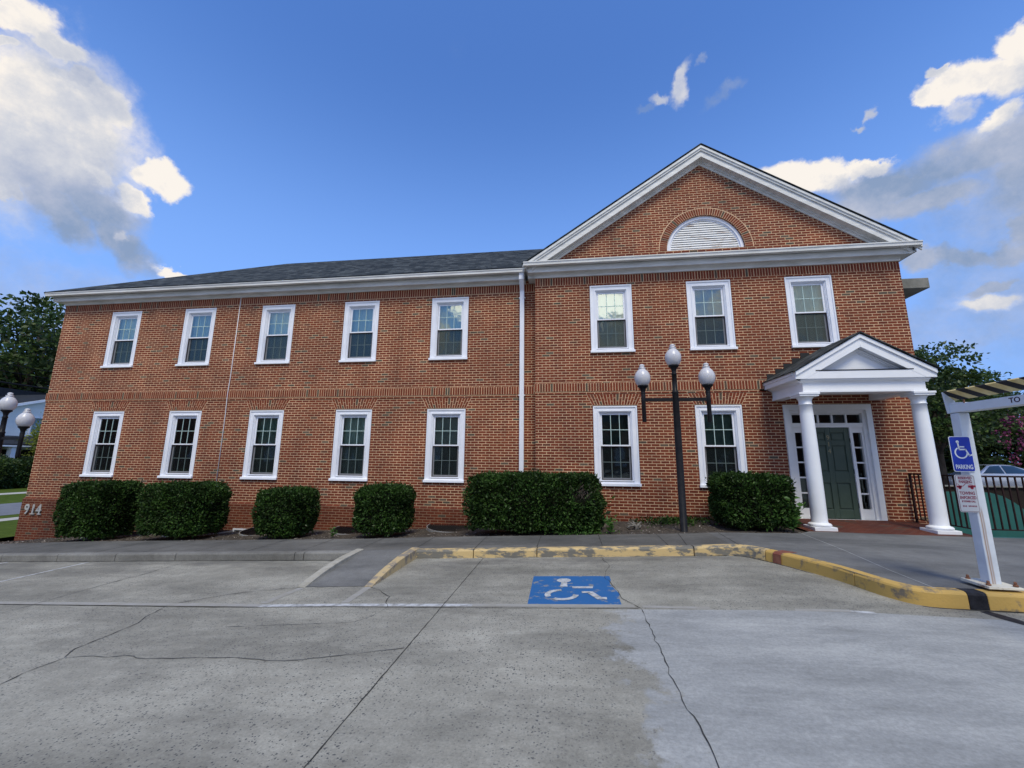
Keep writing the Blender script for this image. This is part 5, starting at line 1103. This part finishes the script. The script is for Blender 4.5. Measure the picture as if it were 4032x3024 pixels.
def hedge(x0, x1, y0, y1, zt, label, seed, taper=.08, hole=None, expo=6):
    xc, yc = (x0+x1)/2, (y0+y1)/2; zb = hs(xc)-.03; H = zt-zb; rng = np.random.default_rng(seed)
    r = empty('clipped_hedge', (xc, yc, zb), label, 'hedge', 'clipped evergreen hedges along the brick wall')
    def surf(u, shrink=0.0):
        # u: unit direction -> point of a rounded box, narrower at the foot
        a = np.abs(u); e = expo; L_ = (a[:, 0]**e+a[:, 1]**e+a[:, 2]**e)**(1/e); q = u/L_[:, None]
        nz = np.array([blob_noise(v*np.array([(x1-x0)/2, 1, 1])*1.6, seed) for v in q])*.085
        k = 1-shrink+nz[:, None]; q = q*k
        f = 1 - taper*1.6*np.clip(-q[:, 2], 0, 1)**1.5 - .02*(q[:, 2] > 0)
        return np.stack([xc+q[:, 0]*(x1-x0)/2*f, yc+q[:, 1]*(y1-y0)/2*f, zb+H/2+q[:, 2]*H/2], 1)
    W_, D_ = (x1-x0), (y1-y0); area = 2*H*W_+2*H*D_+W_*D_; n = int(area*2300)
    # sample evenly over the box
    fs = rng.random(n)*(2*H*W_+2*H*D_+W_*D_*1.1); u = np.empty((n, 3)); a_, b_ = rng.uniform(-1, 1, n), rng.uniform(-1, 1, n)
    m1 = fs < H*W_; m2 = (~m1) & (fs < 2*H*W_); m3 = (~m1) & (~m2) & (fs < 2*H*W_+H*D_); m4 = (fs >= 2*H*W_+H*D_) & (fs < 2*H*W_+2*H*D_); m5 = fs >= 2*H*W_+2*H*D_
    for m_, (c, s) in ((m1, (1, -1)), (m2, (1, 1)), (m3, (0, -1)), (m4, (0, 1)), (m5, (2, 1))):
        o = [i for i in range(3) if i != c]; u[m_, c] = s; u[m_, o[0]] = a_[m_]; u[m_, o[1]] = b_[m_]
    sh = rng.random(n)**1.6*.16; P = surf(u, 0)*1.0; P2 = surf(u, .2); P = P*(1-sh[:, None]/.2)+P2*(sh[:, None]/.2)
    stray = rng.random(n) < .07; nn = u/np.linalg.norm(u, axis=1)[:, None]; P[stray] += nn[stray]*rng.uniform(0, .085, stray.sum())[:, None]
    keep = np.ones(n, bool)
    if hole is not None:
        dd_ = ((P[:, 0]-hole[0])/hole[2])**2+((P[:, 2]-hole[1])/hole[3])**2; keep &= ~((dd_ < rng.uniform(.4, 1.2, n)) & (P[:, 1] < yc) & (rng.random(n) < .93))
    leaves_mesh('foliage', P[keep], nn[keep], .062, M['boxleaf'], r, .75, .48, .25, seed)
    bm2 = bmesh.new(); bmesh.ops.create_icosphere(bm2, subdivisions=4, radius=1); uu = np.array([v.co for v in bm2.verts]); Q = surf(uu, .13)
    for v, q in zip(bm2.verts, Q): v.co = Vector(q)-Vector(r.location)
    me = bpy.data.meshes.new('core'); bm2.to_mesh(me); bm2.free(); link('dark_core', me, M['boxcore'], r)
    if hole is not None:
        tw_ = MB()
        for i in range(60):
            x = hole[0]+random.gauss(0, hole[2]*.5); z = hole[1]+random.gauss(0, hole[3]*.5); y = y0+random.uniform(.04, .16); d = Vector((random.uniform(-.1, .1), random.uniform(-.06, .06), random.uniform(.02, .16))); tw_.tube([(x, y, z), tuple(Vector((x, y, z))+d)], .003, 4)
        tw_.build('bare_twigs', pm('bare_twig', (.10, .075, .065), .9), r)
    return r
hedge(-12.40, -11.02, 8.78, 9.9, -.66, 'leftmost clipped hedge, next to the 914 numerals', 11)
hedge(-10.10, -8.42, 8.72, 9.9, -.62, 'second clipped hedge from the left, touching the leftmost one', 12)
hedge(-7.12, -5.97, 8.76, 9.8, -.72, 'low small clipped hedge below the third ground-floor window', 13, taper=.10)
hedge(-4.74, -3.55, 8.78, 9.8, -.60, 'clipped hedge standing alone below the fourth ground-floor window', 14, taper=.08)
hedge(-2.17, .74, 8.62, 9.9, -.31, 'longest clipped hedge, in front of the downpipe, with a bare brown patch', 15, hole=(.28, -.70, .22, .17), taper=.05)
hedge(3.04, 4.42, 8.82, 10.0, -.25, 'clipped hedge between the lamp post and the porch', 16, taper=.06)

def plant(name, x, y, label, cat, n, h, spread, leaf, mat, seed, group=None, aspect=.5):
    rng = random.Random(seed); z = hs(x)-.02; r = empty(name, (x, y, z), label, cat, group); st = MB(); P, Nn_ = [], []
    for i in range(n):
        a = rng.uniform(0, 2*pi); hh = h*rng.uniform(.5, 1); sp = spread*rng.uniform(.3, 1); tip = Vector((x+cos(a)*sp, y+sin(a)*sp*.6, z+hh)); mid_ = Vector((x+cos(a)*sp*.35, y+sin(a)*sp*.2, z+hh*.6))
        st.tube([(x, y, z), tuple(mid_), tuple(tip)], [.005, .004, .002], 5)
        for k in range(9):
            t = .25+.75*k/8; b = Vector((x, y, z)).lerp(mid_, min(1, t*1.6)) if t < .6 else mid_.lerp(tip, (t-.6)/.4); an = rng.uniform(0, 2*pi); P.append(b+Vector((cos(an), sin(an), rng.uniform(-.2, .5)))*leaf*.5); Nn_.append((cos(an), sin(an), .3))
    st.build('stem', M['weed'], r); leaves_mesh('leaves', P, Nn_, leaf, mat, r, .3, aspect, 0, seed)
plant('leafy_weed', .84, 8.80, 'pale green weed sprouting at the right foot of the longest hedge', 'plant', 9, .42, .16, .085, M['weed'], 3)
plant('leafy_weed', .70, 9.3, 'dark leafy sapling growing out of the right side of the longest hedge', 'plant', 8, .72, .30, .12, M['boxleaf'], 4)
plant('broadleaf_plant', 4.30, 8.95, 'broad-leaved plant between the last hedge and the left porch column', 'plant', 9, .72, .30, .15, M['weed'], 5, aspect=.55)
plant('low_weed', -5.2, 9.0, 'little weed at the right foot of the low small hedge', 'plant', 5, .20, .12, .06, M['weed'], 6)
plant('low_weed', -8.9, 9.5, 'little weed in front of the basement window', 'plant', 5, .28, .12, .07, M['weed'], 8)
# creeping vine round the lamp foot
P = []; Nn_ = []
for i in range(900):
    x = random.gauss(2.35, .42); y = random.gauss(10.0, .25)
    if abs(x-2.35) > .95 or y > 10.38: continue
    P.append((x, y, zbed(x, y)+random.uniform(.02, .12))); Nn_.append((random.uniform(-1, 1), random.uniform(-1, 1), .5))
tag(leaves_mesh('ground_vine', P, Nn_, .055, M['boxleaf'], None, .4, .7, .1, 21), 'low creeping vine against the brick behind the lamp post', 'ground cover', kind='stuff')
P = [(random.gauss(.3, .35), random.uniform(8.56, 8.7), 0) for i in range(160)]; P = [(x, y, hs(x)+random.uniform(.0, .05)) for x, y, _ in P]
tag(leaves_mesh('clover', P, [(random.uniform(-1, 1), -.5, .8) for _ in P], .035, M['weed'], None, .4, .8, .1, 22), 'bright clover along the foot of the longest hedge', 'ground cover', kind='stuff')
dw = MB()
for i in range(7):
    a = random.uniform(0, pi); c = Vector((1.42+random.uniform(-.16, .16), 9.25+random.uniform(-.08, .08), hs(1.4)+.02)); d = Vector((cos(a)*.13, sin(a)*.06, random.uniform(.02, .13))); dw.tube([tuple(c-d*.6), tuple(c+Vector((0, 0, .03))), tuple(c+d)], [.02, .03, .008], 6)
tag(dw.build('dead_root', pm('grey_dead_wood', (.07, .06, .05), .95, (.20, .185, .165), 14, 5)), 'gnarled grey piece of dead root lying in the bed left of the lamp post', 'root')
# window wells
for i, (xc, lb) in enumerate(((-12.35, 'window well half hidden left of the leftmost hedge'), (-9.95, 'window well in the gap between the two leftmost hedges'), (-7.75, 'window well below the basement window, right of the second hedge'), (-5.25, 'grated window well between the two small hedges'), (-2.75, 'grated window well just left of the longest hedge'))):
    zz = hs(xc)-.16; r = empty('window_well', (xc, 10.3, zz), lb, 'window well', 'window wells along the foot of the long wing')
    rx, ry, yw = .80, 1.10, WL-.04; ri = MB()
    pts = [(xc+rx*cos(pi+pi*k/24), yw+ry*sin(pi+pi*k/24)) for k in range(25)]
    for (p, q) in zip(pts[:-1], pts[1:]): ri.bar((p[0], p[1], zz+.05+.025*(0)), (q[0], q[1], zz+.05), .018, .075)
    ri.build('rim', M['galv'], r)
    gr = MB(); k = 30
    for j in range(k):
        x = xc-rx+2*rx*(j+.5)/k; t = (x-xc)/rx; x2 = max(xc-rx*.97, x-.16); t2 = (x2-xc)/rx
        ya = yw-ry*math.sqrt(max(0, 1-t*t))*.97; gr.bar((x, ya, zz+.078), (x+.10*(1-abs(t)), yw, zz+.078), .010, .012)
    gr.build('grate', M['black'], r)
    pt = MB(); pt.poly([(p[0], p[1], zz+.05) for p in pts]); pt.build('pit', M['dark'], r, recalc=False)  # flat near-black sheet stands in for the shade inside the well

# trees
def tree(name, x, y, zg, h, crown, label, mat, seed, leaf=.22, n=9000, lobes=26, trunk_r=.22, group=None, flowers=None, clear=.25, density=1.0, sub=14):
    rng = np.random.default_rng(seed); rr_ = random.Random(seed)
    r = empty(name, (x, y, zg), label, 'tree', group); tk = MB()
    rx, ry, rz = crown; cz = zg+h-rz
    tk.tube([(x, y, zg-.2), (x+rr_.uniform(-.1, .1), y, zg+h*.2), (x+rr_.uniform(-.3, .3), y, zg+h*.45), (x+rr_.uniform(-.3, .3), y, zg+h*.8)], [trunk_r*1.2, trunk_r, trunk_r*.75, trunk_r*.15], 10)
    cs, szs = [], []
    for i in range(lobes):
        v = rng.normal(0, 1, 3); v /= np.linalg.norm(v); k = rng.uniform(.45, .95); c = np.array([x, y, cz])+v*np.array([rx, ry, rz])*k
        c[2] = max(c[2], zg+h*clear*.9); cs.append(c); szs.append(rng.uniform(.20, .36)*min(rx, rz))
        if i % 2 == 0:
            s0 = Vector((x, y, zg+h*rr_.uniform(.2, .5))); tk.tube([tuple(s0), tuple(s0.lerp(Vector(c), .5)+Vector((0, 0, .1*rz))), tuple(c)], [trunk_r*.45, trunk_r*.25, .02], 6)
    tk.build('trunk', M['bark'], r); P, Nn_ = [], []
    for c, s in zip(cs, szs):
        m = int(n/lobes); subc = rng.normal(0, 1, (sub, 3)); subc /= np.linalg.norm(subc, axis=1)[:, None]; subc = c+subc*s*rng.uniform(.5, 1.1, (sub, 1))*np.array([1.25, 1.25, .7])
        which = rng.integers(0, sub, m); q = subc[which]+rng.normal(0, 1, (m, 3))*s*.24*np.array([1.3, 1.3, .55]); P.append(q); Nn_.append((q-c)/(np.linalg.norm(q-c, axis=1)[:, None]+1e-6))
    P = np.concatenate(P); Nn_ = np.concatenate(Nn_)
    leaves_mesh('crown', P, Nn_, leaf, mat, r, .9, .6, -.2, seed)
    if flowers:
        F_, FN = [], []
        for i in range(flowers):
            v = rng.normal(0, 1, 3); v[1] = -abs(v[1]); v /= np.linalg.norm(v); c = np.array([x, y, cz])+v*np.array([rx, ry, rz])*rng.uniform(.85, 1.05); q = c+rng.normal(0, 1, (60, 3))*np.array([.12, .12, .20]); F_.append(q); FN.append(np.tile([0, 0, 1], (60, 1)))
        leaves_mesh('blossom', np.concatenate(F_), np.concatenate(FN),   .13, M['flower'], r, 1, .9, 0, seed+5)
    return r
g_ = 'trees around the office'
tree('shade_tree', -63, 40, -2.6, 22.4, (9, 8, 9.2), 'large dark tree rising behind the white house at the left edge', M['leafB'], 31, .50, 15000, 46, .5, g_, sub=18)
tree('shade_tree', -66, 50, -2.6, 20.5, (9, 8, 8.8), 'dark tree seen against the brick corner beyond the white house', M['leafA'], 32, .50, 12000, 38, .5, g_, sub=18)
tree('shade_tree', -74, 46, -2.6, 15, (11, 9, 6.5), 'lower dark tree filling in behind the white house roof', M['leafB'], 39, .55, 9000, 34, .5, g_)
tree('slender_tree', 17.35, 24, -1.5, 8.9, (1.25, 1.6, 3.3), 'slender open-crowned tree just right of the gable wall', M['leafA'], 33, .17, 1900, 15, .08, g_, clear=.5)
tree('shade_tree', 20.4, 26, -1.5, 8.5, (3.1, 3, 3.6), 'round dark green tree behind the right porch column', M['leafB'], 34, .21, 11000, 34, .2, g_)
tree('shade_tree', 27.0, 32, -1.5, 8.0, (3.2, 3, 3.6), 'green tree rising over the striped beam at the right edge', M['leafB'], 35, .22, 9000, 30, .2, g_)
tree('shade_tree', 24.0, 31.0, -1.5, 8.0, (4.0, 2.6, 5.0), 'dark dense tree close behind the right column and railing', M['leafA'], 36, .27, 13000, 44, .2, g_, clear=.05)
tree('shade_tree', 30.0, 34.5, -1.5, 7.6, (4.2, 2.6, 4.8), 'low dark tree between the white post and the car', M['leafA'], 38, .27, 11000, 36, .15, g_, clear=.05)
tree('flowering_tree', 28.0, 29.2, -1.5, 4.4, (2.3, 1.1, 2.5), 'crape myrtle with magenta blossom behind the silver car', M['leafA'], 37, .2, 7000, 30, .1, g_, flowers=85, clear=.05)
# behind the viewer: unseen, put in for the ground-floor panes to mirror
for i, (x, y, h, lb) in enumerate(((-26, -34, 9, 'wide tree across the street, opposite the left windows'), (-15, -38, 8, 'second tree opposite, left of centre'), (-4, -35, 8.5, 'third tree opposite, at centre'), (8, -37, 8, 'fourth tree opposite, right of centre'), (19, -34, 8.5, 'rightmost tree opposite the porch'), (-40, -36, 10, 'far left tree opposite the corner'))):
    tree('street_tree', x, y, -2, h, (5.8, 4, h*.42), lb, M['leafA'], 50+i, 1.0, 3600, 26, .3, 'trees across the street', clear=.1)

ob = empty('opposite_building', (0, -34, -2), 'unseen long brick building with a steep gable, added across the lot to be mirrored in the panes', 'building')
a = MB(); a.box(-130, 60, -44, -34, -2, 4.6); a.prism([(-130, 4.6), (60, 4.6), (56, 7.4), (-126, 7.4)], 'y', -43.9, -34.3); a.build('wall', M['brick_base'], ob, uvbox=True)  # length and height chosen to keep bright sky out of the pane reflections
a = MB(); a.prism([(3.2, 5), (10.2, 5), (10.2, 7.5), (6.7, 12.6), (3.2, 7.5)], 'y', -43.5, -33.5); a.build('gable', M['darkroof'], ob)
for i in range(16):
    x = -56+i*6.2; a = MB(); a.box(x, x+1.2, -34.05, -33.96, -.4, 1.6); a.build('window', M['wwindow'], ob)
# ------------------------------------------------------------------ white house, hedge and cables at the left
hsx = empty('white_house', (-52, 33, -2.6), 'white clapboard house with dark roofs beyond the street at the left edge', 'house')
a = MB(); a.box(-60, -50, 25.5, 46, -2.6, 2.9); a.prism([(25.5, 2.9), (46, 2.9), (35.75, 6.1)], 'x', -60, -50); a.build('wall', M['siding'], hsx)
a = MB()
for s_, ye in ((-1, 25.0), (1, 46.5)):
    za = 6.0-.335*abs(ye-35.75); a.faces([(-49.6, ye, za-.02), (-49.6, 35.75, 6.0), (-60, 35.75, 6.0), (-60, ye, za-.02), (-49.6, ye, za+.22), (-49.6, 35.75, 6.24), (-60, 35.75, 6.24), (-60, ye, za+.22)], [(0, 1, 2, 3), (4, 5, 6, 7), (0, 1, 5, 4), (2, 3, 7, 6), (0, 3, 7, 4)])
a.build('rake_board', M['wwindow'], hsx)
a = MB()
for s_, ye in ((-1, 24.9), (1, 46.6)):
    za = 6.02-.335*abs(ye-35.75)+.22; a.faces([(-49.7, ye, za), (-49.7, 35.75, 6.26), (-64, 35.75, 6.26), (-64, ye, za)], [(0, 1, 2, 3)])
a.prism([(24, 3.6), (50, 3.6), (44, 6.9), (30, 6.9)], 'x', -66, -58)
ro = a.build('roof', M['darkroof'], hsx)
a = MB(); ring(a, -49.98+0, -49.9, 0, 1, .0, 0, 1) if False else None
a = MB(); a.box(-50.06, -49.93, 32.45, 33.35, 1.86, 3.60); wo = a.build('window', M['wwindow'], hsx); a = MB(); a.box(-49.935, -49.91, 32.57, 33.23, 1.97, 2.70); a.box(-49.935, -49.91, 32.57, 33.23, 2.76, 3.50); a.build('pane', M['glassdark'], wo)
a = MB(); a.prism([(-50.0, 1.75), (-46.5, .95), (-46.5, .83), (-50.0, 1.6)], 'y', 27, 40); a.build('porch_roof', M['darkroof'], hsx)
a = MB(); a.box(-46.9, -46.45, 27, 40, .72, .83)
for y in (28, 29.6, 32.4, 35.5): a.box(-47.1, -46.65, y-.17, y+.17, -2.6, .72)
a.build('porch_frame', M['wwindow'], hsx)
a = MB(); a.box(-49.99, -49.95, 27, 40, -2.6, .5); a.build('porch_painted_shade', M['brownwall'], hsx)  # dark sheet on the siding paints the shade under the porch roof
for i, (x, y, sx_, lb) in enumerate(((-44.8, 27.2, 2.2, 'left part of the green hedge below the white house'), (-44.6, 30.2, 2.3, 'right part of the green hedge below the white house'))):
    r = empty('green_bush', (x, y, -2.6), lb, 'bush', 'bushes before the white house'); rng = np.random.default_rng(70+i); v = rng.normal(0, 1, (9000, 3)); v /= np.linalg.norm(v, axis=1)[:, None]
    P = np.array([x, y, -1.5])+v*np.array([1.4, sx_, 1.45])*rng.uniform(.8, 1.04, (9000, 1))*(1+.07*np.sin(v[:, :1]*9+v[:, 1:2]*7+i)); P = P[P[:, 2] > -2.6]
    leaves_mesh('foliage', P, P-np.array([x, y, -1.5]), .17, M['leafB'], r, .8, .6, 0, 71+i)
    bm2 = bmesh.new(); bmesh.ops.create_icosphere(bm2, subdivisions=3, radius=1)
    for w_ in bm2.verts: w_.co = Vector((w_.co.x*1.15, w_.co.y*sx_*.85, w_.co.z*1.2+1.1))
    me = bpy.data.meshes.new('core'); bm2.to_mesh(me); bm2.free(); link('dark_core', me, M['boxcore'], r)
rng = np.random.default_rng(75); v = rng.normal(0, 1, (1500, 3)); r = empty('yellow_bush', (-45.5, 30.6, -2.6), 'yellow-green tall shrub against the brick corner', 'bush')
leaves_mesh('foliage', np.array([-46.2, 30.9, 1.4])+v*np.array([.4, .30, .75]), v, .17, M['leafY'], r, .8, .6, 0, 76)
a = MB(); a.tube([(-45.5, 30.6, -2.6), (-46.2, 30.9, 1.4)], [.06, .03], 6); a.build('stem', M['bark'], r)
for z, rd, lb in ((4.37, .055, 'thick lowest black cable crossing at the left'), (5.05, .02, 'second cable up at the left'), (5.52, .02, 'third cable up at the left'), (7.05, .018, 'fourth cable up at the left'), (7.52, .018, 'topmost thin cable at the left')):
    a = MB(); a.tube([(-34, y, z+.0009*(y-20)*(y-40)) for y in range(-60, 121, 10)], rd, 6); tag(a.build('overhead_cable', M['cable']), lb, 'cable', 'overhead cables along the street')
